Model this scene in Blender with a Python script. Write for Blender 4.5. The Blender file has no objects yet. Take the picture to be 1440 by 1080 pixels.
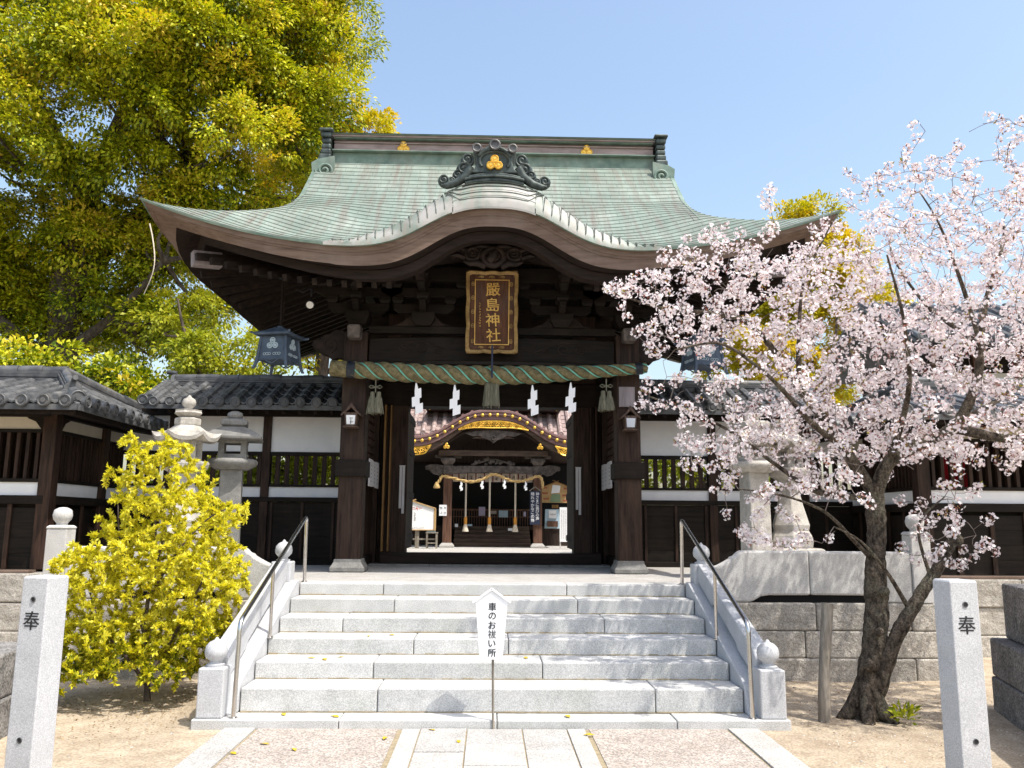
import bpy, bmesh, math, random
import numpy as np
from mathutils import Vector, Matrix

C = bpy.context.scene.collection
SC = bpy.context.scene
R = math.radians
random.seed(7); rng = np.random.default_rng(11)

# ------------------------------------------------------------------ camera
cam = bpy.data.cameras.new('camera'); cam_o = bpy.data.objects.new('camera', cam); C.objects.link(cam_o)
cam.sensor_width = 36.0; cam.lens = 29.5; cam.clip_end = 2000.0; cam.clip_start = 0.05
_p, _y, _r = R(9.4), R(1.5), R(0.45)
_fw = Vector((math.sin(_y)*math.cos(_p), math.cos(_y)*math.cos(_p), math.sin(_p)))
_rt = Vector((math.cos(_y), -math.sin(_y), 0)); _up = _rt.cross(_fw)
_r2 = _rt*math.cos(_r) + _up*math.sin(_r); _u2 = -_rt*math.sin(_r) + _up*math.cos(_r)
cam_o.matrix_world = Matrix(((_r2.x, _u2.x, -_fw.x, 0), (_r2.y, _u2.y, -_fw.y, 0), (_r2.z, _u2.z, -_fw.z, 1.6), (0, 0, 0, 1)))
SC.camera = cam_o

# ------------------------------------------------------------------ sky, sun, exposure
TO_SUN = Vector((0.42, -0.33, 1.0)).normalized()
w = bpy.data.worlds.new("World"); SC.world = w; w.use_nodes = True
nt = w.node_tree; nt.nodes.clear()
out = nt.nodes.new('ShaderNodeOutputWorld'); bg = nt.nodes.new('ShaderNodeBackground'); sky = nt.nodes.new('ShaderNodeTexSky')
sky.sky_type = 'NISHITA'; sky.sun_disc = False
sky.sun_elevation = math.asin(TO_SUN.z); sky.sun_rotation = math.atan2(TO_SUN.x, TO_SUN.y)
sky.altitude = 0; sky.air_density = 1.4; sky.dust_density = 3.4; sky.ozone_density = 1.0
bg.inputs['Strength'].default_value = 0.15
nt.links.new(sky.outputs[0], bg.inputs[0]); nt.links.new(bg.outputs[0], out.inputs[0])
sun = bpy.data.lights.new('sun', 'SUN'); sun.energy = 3.0; sun.angle = R(0.53); sun.color = (1.0, 0.95, 0.87)
sun_o = bpy.data.objects.new('sun', sun); C.objects.link(sun_o)
sun_o.rotation_euler = TO_SUN.to_track_quat('Z', 'Y').to_euler(); sun_o.location = (8, -6, 20)
vs = SC.view_settings; vs.view_transform = 'Standard'; vs.look = 'None'; vs.exposure = 0.80; vs.gamma = 1.0

# ------------------------------------------------------------------ helpers
ORI = {}
def tag(o, label=None, cat=None, group=None, kind=None):
    if label: o['label'] = label
    if cat: o['category'] = cat
    if group: o['group'] = group
    if kind: o['kind'] = kind
    return o
def thing(name, label, cat, loc=(0, 0, 0), group=None):
    o = bpy.data.objects.new(name, None); C.objects.link(o); o.empty_display_size = 0.2
    o.location = loc; ORI[o.name] = Vector(loc)
    return tag(o, label, cat, group)
def rootof(o):
    while o.parent: o = o.parent
    return o
class MB:
    def __init__(self): self.v = []; self.f = []; self.uv = None
    def add(self, vs, fs):
        n = len(self.v); self.v += [tuple(p) for p in vs]; self.f += [tuple(i+n for i in f) for f in fs]; return self
    def box(self, x0, x1, y0, y1, z0, z1):
        x0, x1 = sorted((x0, x1)); y0, y1 = sorted((y0, y1)); z0, z1 = sorted((z0, z1))
        return self.add([(x0,y0,z0),(x1,y0,z0),(x1,y1,z0),(x0,y1,z0),(x0,y0,z1),(x1,y0,z1),(x1,y1,z1),(x0,y1,z1)],
            [(0,3,2,1),(4,5,6,7),(0,1,5,4),(1,2,6,5),(2,3,7,6),(3,0,4,7)])
    def obox(self, c, size, M=None):
        sx, sy, sz = [k/2 for k in size]; c = Vector(c); M = M or Matrix.Identity(3)
        P = [c + M @ Vector((a*sx, b*sy, d*sz)) for d in (-1,1) for (a,b) in ((-1,-1),(1,-1),(1,1),(-1,1))]
        return self.add(P, [(0,3,2,1),(4,5,6,7),(0,1,5,4),(1,2,6,5),(2,3,7,6),(3,0,4,7)])
    def beam(self, a, b, wd, h, up=(0,0,1)):
        a, b = Vector(a), Vector(b); d = (b-a); L = d.length; d.normalize()
        u = Vector(up); s = d.cross(u).normalized(); u = s.cross(d).normalized()
        M = Matrix((s, d, u)).transposed()
        return self.obox((a+b)/2, (wd, L, h), M)
    def tube(self, pts, rad, n=8, cap=True):
        pts = [Vector(p) for p in pts]; m = len(pts)
        if not hasattr(rad, '__len__'): rad = [rad]*m
        t0 = (pts[1]-pts[0]).normalized()
        s = t0.cross(Vector((0,0,1)));
        if s.length < 1e-3: s = t0.cross(Vector((0,1,0)))
        s.normalize(); V = []; F = []
        for i, p in enumerate(pts):
            t = (pts[min(i+1,m-1)] - pts[max(i-1,0)]);
            if t.length < 1e-9: t = t0.copy()
            t.normalize()
            s = (s - t*s.dot(t));
            if s.length < 1e-6: s = t.orthogonal()
            s.normalize(); b = t.cross(s)
            for k in range(n):
                a = 2*math.pi*k/n; V.append(p + (s*math.cos(a) + b*math.sin(a))*rad[i])
        for i in range(m-1):
            for k in range(n):
                k2 = (k+1) % n; F.append((i*n+k, i*n+k2, (i+1)*n+k2, (i+1)*n+k))
        if cap: F.append(tuple(range(n-1,-1,-1))); F.append(tuple(range((m-1)*n, m*n)))
        return self.add(V, F)
    def lathe(self, prof, c, n=16, rot=0.0, sx=1.0, sy=1.0):
        V = []; F = []; m = len(prof)
        for r, z in prof:
            for k in range(n):
                a = 2*math.pi*k/n + rot; V.append((c[0]+r*sx*math.cos(a), c[1]+r*sy*math.sin(a), c[2]+z))
        for i in range(m-1):
            for k in range(n):
                k2 = (k+1) % n; F.append((i*n+k, i*n+k2, (i+1)*n+k2, (i+1)*n+k))
        F.append(tuple(range(n-1,-1,-1))); F.append(tuple(range((m-1)*n, m*n)))
        return self.add(V, F)
    def sq(self, prof, c, rot=0.0):      # square lathe: r is the half width
        return self.lathe([(r*math.sqrt(2), z) for r, z in prof], c, 4, math.pi/4 + rot)
    def prism(self, poly, ax, a, b):     # poly in the plane across axis ax, extruded a..b
        def P(u, v, t): return {'x': (t,u,v), 'y': (u,t,v), 'z': (u,v,t)}[ax]
        n = len(poly); V = [P(u,v,a) for u,v in poly] + [P(u,v,b) for u,v in poly]
        F = [tuple(range(n-1,-1,-1)), tuple(range(n,2*n))] + [(i,(i+1)%n,(i+1)%n+n,i+n) for i in range(n)]
        return self.add(V, F)
    def grid(self, P, close=False):      # P[i][j] points
        m, n = len(P), len(P[0]); V = [p for row in P for p in row]; F = []
        for i in range(m-1):
            for j in range(n-1 + (1 if close else 0)):
                j2 = (j+1) % n; F.append((i*n+j, i*n+j2, (i+1)*n+j2, (i+1)*n+j))
        return self.add(V, F)
    def disc(self, c, r, t, n=14, ax='y'):
        V = []; c = Vector(c)
        for s in (0, t):
            for k in range(n):
                a = 2*math.pi*k/n
                if ax == 'y': V.append(c + Vector((r*math.cos(a), s, r*math.sin(a))))
                elif ax == 'x': V.append(c + Vector((s, r*math.cos(a), r*math.sin(a))))
                else: V.append(c + Vector((r*math.cos(a), r*math.sin(a), s)))
        return self.add(V, [tuple(range(n)), tuple(range(2*n-1,n-1,-1))] + [(k,k+n,(k+1)%n+n,(k+1)%n) for k in range(n)])
    def mirrored(self, s, gx=0.0):
        if s < 0:
            self.v = [(2*gx - x, y, z) for x, y, z in self.v]; self.f = [f[::-1] for f in self.f]
        return self
    def build(self, name, m, parent=None, smooth=None, bevel=0, recalc=True, origin=None, uv=None):
        if parent is not None: o0 = ORI[rootof(parent).name]
        else: o0 = Vector(origin) if origin is not None else Vector((0,0,0))
        me = bpy.data.meshes.new(name)
        me.from_pydata([(x-o0.x, y-o0.y, z-o0.z) for x,y,z in self.v], [], self.f)
        if uv is not None:
            l = me.uv_layers.new(name='uv'); d = np.zeros(len(me.loops)*2, 'f')
            vi = np.zeros(len(me.loops), 'i'); me.loops.foreach_get('vertex_index', vi)
            d[:] = np.asarray(uv, 'f')[vi].ravel(); l.data.foreach_set('uv', d)
        if recalc:
            bm = bmesh.new(); bm.from_mesh(me); bmesh.ops.recalc_face_normals(bm, faces=bm.faces); bm.to_mesh(me); bm.free()
        if smooth is not None:
            me.polygons.foreach_set('use_smooth', [True]*len(me.polygons)); me.set_sharp_from_angle(angle=R(smooth))
        if m: me.materials.append(m)
        o = bpy.data.objects.new(name, me); C.objects.link(o)
        if parent is not None: o.parent = parent
        else: o.location = o0; ORI[o.name] = o0
        if bevel:
            b = o.modifiers.new('bevel', 'BEVEL'); b.width = bevel; b.segments = 2; b.limit_method = 'ANGLE'; b.angle_limit = R(40)
        return o
def dup(root, loc, label=None, rotz=0.0):
    r = root.copy(); C.objects.link(r); r.location = loc; r.rotation_euler = (0,0,rotz); ORI[r.name] = Vector(loc)
    if label: r['label'] = label
    for ch in list(root.children):
        c = ch.copy(); C.objects.link(c); c.parent = r
        for g in list(ch.children):
            d = g.copy(); C.objects.link(d); d.parent = c
    return r
def glyph_parts(body, size):
    """outlines of the characters, each outer contour filled on its own with its holes"""
    from mathutils.geometry import interpolate_bezier, tessellate_polygon
    c = bpy.data.curves.new('lettering', 'FONT'); c.body = body; c.size = size; c.align_x = 'CENTER'; c.align_y = 'CENTER'
    o = bpy.data.objects.new('lettering_curve', c); C.objects.link(o); bpy.context.view_layer.update()
    cu = o.to_curve(bpy.context.evaluated_depsgraph_get(), apply_modifiers=False); loops = []
    for sp in cu.splines:
        b = sp.bezier_points; n = len(b); L = []
        for k in range(n):
            p, q = b[k], b[(k+1) % n]
            straight = (p.handle_right-p.co).cross(q.co-p.co).length < 1e-9 and (q.handle_left-q.co).cross(p.co-q.co).length < 1e-9
            L += [v.to_2d() for v in interpolate_bezier(p.co, p.handle_right, q.handle_left, q.co, 2 if straight else 5)[:-1]]
        if len(L) > 2: loops.append(L)
    o.to_curve_clear(); bpy.data.objects.remove(o); bpy.data.curves.remove(c)
    area = lambda L: sum(L[k-1].x*L[k].y-L[k].x*L[k-1].y for k in range(len(L)))/2
    if not loops: return []
    sgn = math.copysign(1, area(max(loops, key=lambda L: abs(area(L)))))
    outer = [L for L in loops if area(L)*sgn > 0]; holes = [L for L in loops if area(L)*sgn <= 0]
    def inside(p, L):
        r = False
        for k in range(len(L)):
            a, b = L[k-1], L[k]
            if (a.y > p.y) != (b.y > p.y) and p.x < (b.x-a.x)*(p.y-a.y)/(b.y-a.y)+a.x: r = not r
        return r
    out = [[L] for L in outer]
    for h in holes:
        k = [q for q in out if inside(h[0], q[0])]
        if k: min(k, key=lambda q: abs(area(q[0]))).append(h)
    return [(q, tessellate_polygon([[v.to_3d() for v in L] for L in q])) for q in out]
def text(body, size, m, parent, pos, name='lettering', depth=0.004, offset=0.0, rot=(math.pi/2,0,0), line=1.0, sx=1.0, M=None):
    from mathutils import Euler
    o0 = ORI[rootof(parent).name]; mb = MB(); parts = glyph_parts(body, size); k = 0
    allp = [v for q, _ in parts for L in q for v in L]; cx = (min(v.x for v in allp)+max(v.x for v in allp))/2; cy = (min(v.y for v in allp)+max(v.y for v in allp))/2
    for dx, dy in (((-offset,0),(offset,0),(0,offset*.6)) if offset else ((0,0),)):
        for q, tris in parts:
            flat = [v for L in q for v in L]; n = len(flat); k += 1; z1 = depth+.00012*k
            V = [(v.x-cx+dx, v.y-cy+dy, z1) for v in flat]+[(v.x-cx+dx, v.y-cy+dy, -depth*.5) for v in flat]; F = [tuple(t) for t in tris]; b = 0
            for L in q:
                for e in range(len(L)): a_, b_ = b+e, b+(e+1) % len(L); F.append((a_, b_, b_+n, a_+n))
                b += len(L)
            mb.add(V, F)
    T = M if M is not None else (Matrix.Translation(Vector(pos)) @ Euler(rot).to_matrix().to_4x4() @ Matrix.Diagonal((sx,1,1,1)))
    mb.v = [tuple(T @ Vector(p)) for p in mb.v]
    return mb.build(name, m, parent)
def marks(mb, x0, x1, z0, z1, y, n, size, vertical=True, seed=1, t=0.004):   # unreadable small characters: a few strokes each
    r = random.Random(seed)
    for i in range(n):
        if vertical: cx = (x0+x1)/2; cz = z1 - (i+.5)*(z1-z0)/n
        else: cx = x0 + (i+.5)*(x1-x0)/n; cz = (z0+z1)/2
        for _ in range(r.randint(3,5)):
            dx = r.uniform(-.3,.3)*size; dz = r.uniform(-.35,.35)*size
            if r.random() < .55: mb.box(cx+dx-size*r.uniform(.15,.42), cx+dx+size*r.uniform(.15,.42), y-t*r.uniform(.7,1), y, cz+dz-size*.05, cz+dz+size*.05)
            else: mb.box(cx+dx-size*.05, cx+dx+size*.05, y-t*r.uniform(.7,1), y, cz+dz-size*r.uniform(.15,.42), cz+dz+size*r.uniform(.15,.42))
def sstep(a, b, x):
    t = np.clip((x-a)/(b-a), 0, 1); return t*t*(3-2*t)

# ------------------------------------------------------------------ materials
def newmat(name):
    m = bpy.data.materials.new(name); m.use_nodes = True; nt = m.node_tree; nt.nodes.clear()
    o = nt.nodes.new('ShaderNodeOutputMaterial'); b = nt.nodes.new('ShaderNodeBsdfPrincipled'); nt.links.new(b.outputs[0], o.inputs[0])
    return m, nt, b, o
def N(nt, t, **kw):
    n = nt.nodes.new(t)
    for k, v in kw.items():
        if k in n.inputs: n.inputs[k].default_value = v
        else: setattr(n, k, v)
    return n
def ramp(nt, stops):
    r = nt.nodes.new('ShaderNodeValToRGB'); e = r.color_ramp.elements
    while len(e) < len(stops): e.new(0.5)
    for i, (p, c) in enumerate(stops): e[i].position = p; e[i].color = (*c, 1)
    return r
def mix(nt, a, b, fac, mode='MIX'):
    m = nt.nodes.new('ShaderNodeMix'); m.data_type = 'RGBA'; m.blend_type = mode
    if isinstance(fac, (int, float)): m.inputs[0].default_value = fac
    else: nt.links.new(fac, m.inputs[0])
    for s, i in ((a, 6), (b, 7)):
        if isinstance(s, tuple): m.inputs[i].default_value = (*s, 1)
        else: nt.links.new(s, m.inputs[i])
    return m.outputs[2]
def coords(nt, scale=(1,1,1), kind='Object'):
    t = nt.nodes.new('ShaderNodeTexCoord'); mp = nt.nodes.new('ShaderNodeMapping'); mp.inputs['Scale'].default_value = scale
    nt.links.new(t.outputs[kind], mp.inputs[0]); return mp.outputs[0]
def bump(nt, b, h, strength, dist=0.01):
    n = N(nt, 'ShaderNodeBump', Strength=strength, Distance=dist); nt.links.new(h, n.inputs['Height']); nt.links.new(n.outputs[0], b.inputs['Normal']); return n
def surf(name, c1, c2, scale=8.0, rough=0.8, map_scale=(1,1,1), bmp=0.0, bdist=0.01, speck=None, stain=None, detail=6.0, metal=0.0, spec=0.2, lo=.35, hi=.65, sscale=2.2, vary=0.0):
    m, nt, b, o = newmat(name); L = nt.links
    co = coords(nt, map_scale); n = N(nt, 'ShaderNodeTexNoise', Scale=scale, Detail=detail, Roughness=.6); L.new(co, n.inputs['Vector'])
    rp = ramp(nt, [(lo, c1), (hi, c2)]); L.new(n.outputs[0], rp.inputs[0]); col = rp.outputs[0]
    if stain:                                   # broad weather stains: (colour, amount)
        co2 = coords(nt, (1,1,.45)); s = N(nt, 'ShaderNodeTexNoise', Scale=sscale, Detail=5.0, Roughness=.65); L.new(co2, s.inputs['Vector'])
        r2 = ramp(nt, [(.48, (0,0,0)), (.7, (1,1,1))]); L.new(s.outputs[0], r2.inputs[0])
        k = N(nt, 'ShaderNodeMath', operation='MULTIPLY'); L.new(r2.outputs[0], k.inputs[0]); k.inputs[1].default_value = stain[1]
        col = mix(nt, col, stain[0], k.outputs[0])
    if speck:                                   # mineral grains: (scale, dark, light, amount)
        co3 = coords(nt); s = N(nt, 'ShaderNodeTexNoise', Scale=speck[0], Detail=2.0, Roughness=.5); L.new(co3, s.inputs['Vector'])
        r3 = ramp(nt, [(.36, speck[1]), (.5, (.5,.5,.5)), (.64, speck[2])]); L.new(s.outputs[0], r3.inputs[0])
        col = mix(nt, col, r3.outputs[0], speck[3], 'OVERLAY')
    if vary:                                    # each block, tile or board has its own tone
        g = nt.nodes.new('ShaderNodeNewGeometry'); oi = nt.nodes.new('ShaderNodeObjectInfo')
        a_ = N(nt, 'ShaderNodeMath', operation='ADD'); L.new(g.outputs['Random Per Island'], a_.inputs[0]); L.new(oi.outputs['Random'], a_.inputs[1])
        f_ = N(nt, 'ShaderNodeMath', operation='FRACT'); L.new(a_.outputs[0], f_.inputs[0])
        r5 = ramp(nt, [(0, (1-vary,)*3), (1, (1.0, 1.0-vary*.05, 1.0-vary*.12))]); L.new(f_.outputs[0], r5.inputs[0]); col = mix(nt, col, r5.outputs[0], 1.0, 'MULTIPLY')
    L.new(col, b.inputs['Base Color']); b.inputs['Roughness'].default_value = rough; b.inputs['Metallic'].default_value = metal
    b.inputs['Specular IOR Level'].default_value = spec
    if bmp: bump(nt, b, n.outputs[0], bmp, bdist)
    return m
def plain(name, c, rough=.6, metal=0.0, spec=.4, var=.12):
    c2 = tuple(k*(1-var) for k in c); return surf(name, c2, c, 6.0, rough, metal=metal, spec=spec)
V3 = lambda v: (v, v, v)
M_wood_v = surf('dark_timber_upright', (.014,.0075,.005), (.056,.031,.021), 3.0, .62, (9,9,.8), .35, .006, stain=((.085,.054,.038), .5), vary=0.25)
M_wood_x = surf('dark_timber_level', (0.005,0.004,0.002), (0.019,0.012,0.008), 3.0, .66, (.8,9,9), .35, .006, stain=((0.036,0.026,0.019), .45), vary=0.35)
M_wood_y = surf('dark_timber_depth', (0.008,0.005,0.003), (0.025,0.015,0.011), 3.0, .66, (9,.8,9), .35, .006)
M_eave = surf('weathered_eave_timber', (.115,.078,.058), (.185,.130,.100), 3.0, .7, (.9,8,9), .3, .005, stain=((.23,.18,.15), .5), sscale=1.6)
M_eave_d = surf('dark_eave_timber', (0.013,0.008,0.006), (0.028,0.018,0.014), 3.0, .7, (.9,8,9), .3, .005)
M_rafter = surf('rafter_timber', (0.008,0.005,0.004), (0.027,0.017,0.012), 3.0, .7, (6,1,6), .3, .005, vary=0.3)
M_carv = surf('carved_timber', (0.010,0.007,0.005), (0.035,0.022,0.017), 7.0, .65, (1,1,1), .4, .01)
M_greycarv = surf('grey_carving', (.06,.05,.045), (.17,.14,.125), 9.0, .7, (1,1,1), .4, .01)
M_ochre = surf('ochre_timber', (.16,.085,.03), (.28,.16,.06), 3.0, .6, (9,9,.8), .2)
M_plaster = surf('white_plaster', (0.738,0.748,0.758), (0.818,0.818,0.818), 3.0, .85, bmp=.05, stain=((0.618,0.618,0.618), .3))
M_cream = surf('cream_plaster', (.60,.55,.45), (.68,.63,.53), 3.0, .85, stain=((.5,.45,.36), .3))
M_granite = surf('pale_granite', (0.471,0.465,0.452), (0.562,0.551,0.534), 6.0, .75, bmp=.12, bdist=.004, speck=(120, (.2,.2,.2), (.8,.8,.8), .32), stain=((0.399,0.390,0.361), .45))
M_granite2 = surf('step_granite', (0.460,0.464,0.460), (0.570,0.570,0.560), 5.0, .75, bmp=.12, bdist=.004, speck=(130, (.16,.16,.16), (.84,.84,.84), .36), stain=((0.395,0.404,0.376), .6), vary=0.13)
M_newgran = surf('fresh_granite', (0.435,0.443,0.456), (0.500,0.508,0.522), 5.0, .6, bmp=.06, bdist=.003, speck=(150, (.2,.2,.2), (.8,.8,.8), .3))
M_oldst = surf('old_rough_stone', (0.359,0.335,0.295), (0.537,0.505,0.453), 9.0, .9, bmp=1.0, bdist=.035, speck=(90, (.15,.15,.15), (.82,.82,.82), .4), stain=((0.269,0.251,0.219), .5), vary=0.22)
M_lantst = surf('lantern_stone', (0.370,0.347,0.310), (0.527,0.499,0.453), 8.0, .9, bmp=.8, bdist=.012, speck=(110, (.2,.2,.2), (.8,.8,.8), .3), stain=((.20,.185,.16), .75), sscale=4.0)
M_lantst2 = surf('grey_lantern_stone', (0.162,0.159,0.150), (0.252,0.246,0.231), 8.0, .9, bmp=.5, bdist=.012, speck=(110, (.2,.2,.2), (.8,.8,.8), .3), stain=((0.102,0.099,0.093), .55))
M_darkst = surf('dark_block_stone', (.17,.165,.16), (.31,.30,.29), 7.0, .9, bmp=.6, bdist=.02, speck=(60, (.08,.08,.08), (.85,.85,.85), .6), stain=((.13,.125,.12), .5), vary=0.2)
M_sand = surf('sandy_earth', (0.336,0.273,0.197), (0.445,0.374,0.281), 5.0, .95, bmp=.7, bdist=.02, speck=(60, (.2,.2,.2), (.8,.8,.8), .4), stain=((0.252,0.197,0.139), .6), sscale=1.1)
M_aggr = surf('pebble_paving', (0.327,0.283,0.248), (0.404,0.362,0.323), 3.0, .9, bmp=.3, bdist=.006, speck=(75, (.12,.12,.12), (.88,.88,.88), .55), stain=((0.295,0.257,0.222), .4), sscale=.9)
M_slab = surf('paving_granite', (0.401,0.388,0.368), (0.480,0.469,0.448), 4.0, .85, bmp=.2, bdist=.004, speck=(85, (.15,.15,.15), (.85,.85,.85), .4), stain=((0.360,0.335,0.304), .5), vary=0.14)
M_grout = surf('mossy_grout', (.24,.20,.13), (.36,.30,.20), 20.0, .95)
M_tile = surf('grey_roof_tile', (0.054,0.058,0.063), (0.144,0.148,0.155), 5.0, .5, bmp=.25, bdist=.006, stain=((0.245,0.238,0.223), .5), spec=.5, sscale=5.0, vary=0.35)
M_tile_d = surf('dark_roof_tile', (0.038,0.041,0.045), (0.102,0.104,0.111), 6.0, .55, bmp=.25, bdist=.006, stain=((0.187,0.183,0.174), .45), spec=.5, sscale=5.0, vary=0.3)
M_hall_tile = surf('mauve_roof_tile', (.33,.25,.235), (.45,.355,.335), 5.0, .6, bmp=.2, stain=((.30,.25,.24), .4), sscale=3.0, vary=0.2)
M_hall_kara = surf('purple_brown_copper', (.19,.105,.10), (.27,.165,.155), 4.0, .5, stain=((.33,.23,.22), .4))
M_gold = surf('gilt_metal', (.72,.42,.05), (.95,.62,.12), 9.0, .35, metal=.55, spec=.6)
M_goldp = surf('gold_paint', (.50,.30,.07), (.68,.44,.13), 9.0, .5, metal=.25)
M_dullgold = surf('aged_gilding', (.20,.125,.045), (.38,.25,.10), 14.0, .55, metal=.2, bmp=.3)
M_plq = surf('lacquered_plaque', (.050,.018,.009), (.105,.042,.019), 3.0, .45, (7,7,.6), stain=((.16,.13,.12), .35))
M_blackmetal = surf('dark_bronze', (.020,.024,.030), (.055,.062,.070), 7.0, .5, metal=.3, bmp=.2)
M_lantern = surf('blue_grey_bronze', (.055,.075,.105), (.10,.13,.175), 7.0, .55, metal=.2)
M_paleblue = plain('pale_blue_enamel', (.42,.52,.58), .5)
M_onibrz = surf('green_black_bronze', (.030,.040,.040), (.090,.110,.105), 8.0, .5, metal=.3, bmp=.3, stain=((.16,.20,.185), .4), sscale=6.0)
M_steel = surf('stainless_steel', (.55,.52,.49), (.66,.64,.62), 5.0, .22, metal=1.0)
M_paper = plain('white_paper', (.86,.87,.88), .8, var=.04)
M_paper2 = plain('grey_weathered_board', (.56,.54,.54), .8)
M_black = plain('black_ink', (.015,.015,.017), .7)
M_grey_ink = plain('grey_ink', (.20,.20,.21), .7)
M_red = plain('red_ink', (.62,.06,.04), .6)
M_redcl = plain('red_cloth', (.42,.012,.02), .8)
M_navy = plain('navy_sign_board', (.018,.025,.055), .6)
M_rope = surf('straw_rope', (0.090,0.077,0.038), (0.216,0.180,0.095), 18.0, .85, (1,1,1), .5, .01)
M_cord = plain('turquoise_cord', (.17,.48,.36), .5)
M_tassel = surf('straw_tassel', (0.091,0.087,0.059), (0.189,0.182,0.133), 6.0, .85, (14,14,1), .4)
M_goldrope = surf('golden_rope', (.42,.27,.10), (.60,.42,.19), 20.0, .8, bmp=.4)
M_palerope = surf('pale_hemp', (.52,.45,.36), (.66,.59,.48), 12.0, .85)
M_orange = plain('orange_sleeve', (.62,.27,.04), .7)
M_linen = surf('aged_linen', (.50,.41,.36), (.62,.53,.47), 6.0, .9)
M_darkred = plain('dark_red_stripe', (.16,.03,.03), .8)
M_blueboard = plain('pale_blue_board', (.42,.56,.66), .6)
M_tanboard = surf('tan_picture_board', (.40,.25,.11), (.52,.35,.17), 5.0, .7)
M_glass = plain('frosted_lamp_glass', (.62,.66,.72), .25)
M_bark = surf('tree_bark', (.055,.042,.034), (.15,.12,.10), 6.0, .9, (2,2,.7), .8, .03)
M_cbark = surf('cherry_bark', (.026,.020,.015), (.15,.12,.092), 24.0, .92, (1,1,.55), 1.0, .06, speck=(70, (.12,.12,.12), (.85,.85,.85), .5), stain=((.23,.22,.16), .55), sscale=7.0)
M_ctwig = surf('cherry_twig_bark', (.13,.105,.095), (.24,.20,.18), 9.0, .85)
M_stake = surf('weathered_stake', (.17,.15,.12), (.32,.285,.24), 4.0, .9, (8,8,.7), .5, .01)
M_bulb = plain('white_lamp_lens', (.8,.8,.78), .3)
M_halldark = surf('hall_timber', (.022,.014,.011), (.055,.036,.028), 3.0, .7, (6,6,1), .3)
M_hallpost = surf('hall_post_timber', (.085,.042,.028), (.17,.092,.062), 3.0, .65, (9,9,.8), .2)
M_pinkwood = surf('hall_beam_timber', (.07,.046,.034), (.13,.088,.066), 3.0, .7, (1,6,6), .3)
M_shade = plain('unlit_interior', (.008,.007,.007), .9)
M_violet = plain('violet_notice', (.52,.46,.62), .8)
M_tablet = surf('grey_violet_tablet', (.20,.17,.175), (.31,.27,.275), 3.0, .6, (7,7,.7))

def copper(name, seams, dark=0.0):
    m, nt, b, o = newmat(name); L = nt.links
    uv = coords(nt, kind='UV')
    n1 = N(nt, 'ShaderNodeTexNoise', Scale=1.3, Detail=6.0, Roughness=.65); co = coords(nt); L.new(co, n1.inputs['Vector'])
    r1 = ramp(nt, [(.28, (.14,.185,.155)), (.50, (.225,.28,.24)), (.70, (.33,.375,.33))]); L.new(n1.outputs[0], r1.inputs[0])
    st = nt.nodes.new('ShaderNodeMapping'); st.inputs['Scale'].default_value = (5.5, .5, 1); L.new(uv, st.inputs[0])
    n2 = N(nt, 'ShaderNodeTexNoise', Scale=1.6, Detail=6.0, Roughness=.7); L.new(st.outputs[0], n2.inputs['Vector'])
    r2 = ramp(nt, [(.44, (0,0,0)), (.68, (1,1,1))]); L.new(n2.outputs[0], r2.inputs[0])
    k = N(nt, 'ShaderNodeMath', operation='MULTIPLY'); L.new(r2.outputs[0], k.inputs[0]); k.inputs[1].default_value = .9
    col = mix(nt, r1.outputs[0], (.19,.165,.14) if not dark else (.27,.21,.18), k.outputs[0])
    if dark:
        n4 = N(nt, 'ShaderNodeTexNoise', Scale=3.0, Detail=4.0); L.new(co, n4.inputs['Vector'])
        r4 = ramp(nt, [(.4, (0,0,0)), (.62, (1,1,1))]); L.new(n4.outputs[0], r4.inputs[0])
        k4 = N(nt, 'ShaderNodeMath', operation='MULTIPLY'); L.new(r4.outputs[0], k4.inputs[0]); k4.inputs[1].default_value = dark
        col = mix(nt, col, (.44,.42,.40), k4.outputs[0])
    if seams:
        br = N(nt, 'ShaderNodeTexBrick', Scale=1.0); br.inputs['Mortar Size'].default_value = .007; br.inputs['Mortar Smooth'].default_value = .3
        br.inputs['Brick Width'].default_value = .30; br.inputs['Row Height'].default_value = .105
        br.inputs['Color1'].default_value = (1,1,1,1); br.inputs['Color2'].default_value = (.88,.89,.885,1); br.inputs['Mortar'].default_value = (.60,.63,.61,1)
        L.new(uv, br.inputs['Vector']); col = mix(nt, col, br.outputs[0], 1.0, 'MULTIPLY')
    L.new(col, b.inputs['Base Color']); b.inputs['Roughness'].default_value = .55; b.inputs['Specular IOR Level'].default_value = .35
    bump(nt, b, n2.outputs[0], .12, .01)
    return m
M_copper = copper('green_copper_shingle', True)
M_copper_lip = copper('pale_copper_sheet', False, .8)
M_copper_trim = surf('copper_trim', (.12,.18,.15), (.22,.30,.25), 5.0, .55, stain=((.25,.22,.19), .5))
M_ridgeband = surf('ridge_band', (0.240,0.188,0.177), (0.383,0.307,0.292), 4.0, .6, (.7,4,4), stain=((0.150,0.128,0.120), .4))
M_ridgedark = surf('ridge_dark_band', (0.070,0.064,0.064), (0.133,0.123,0.123), 4.0, .6)

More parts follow.
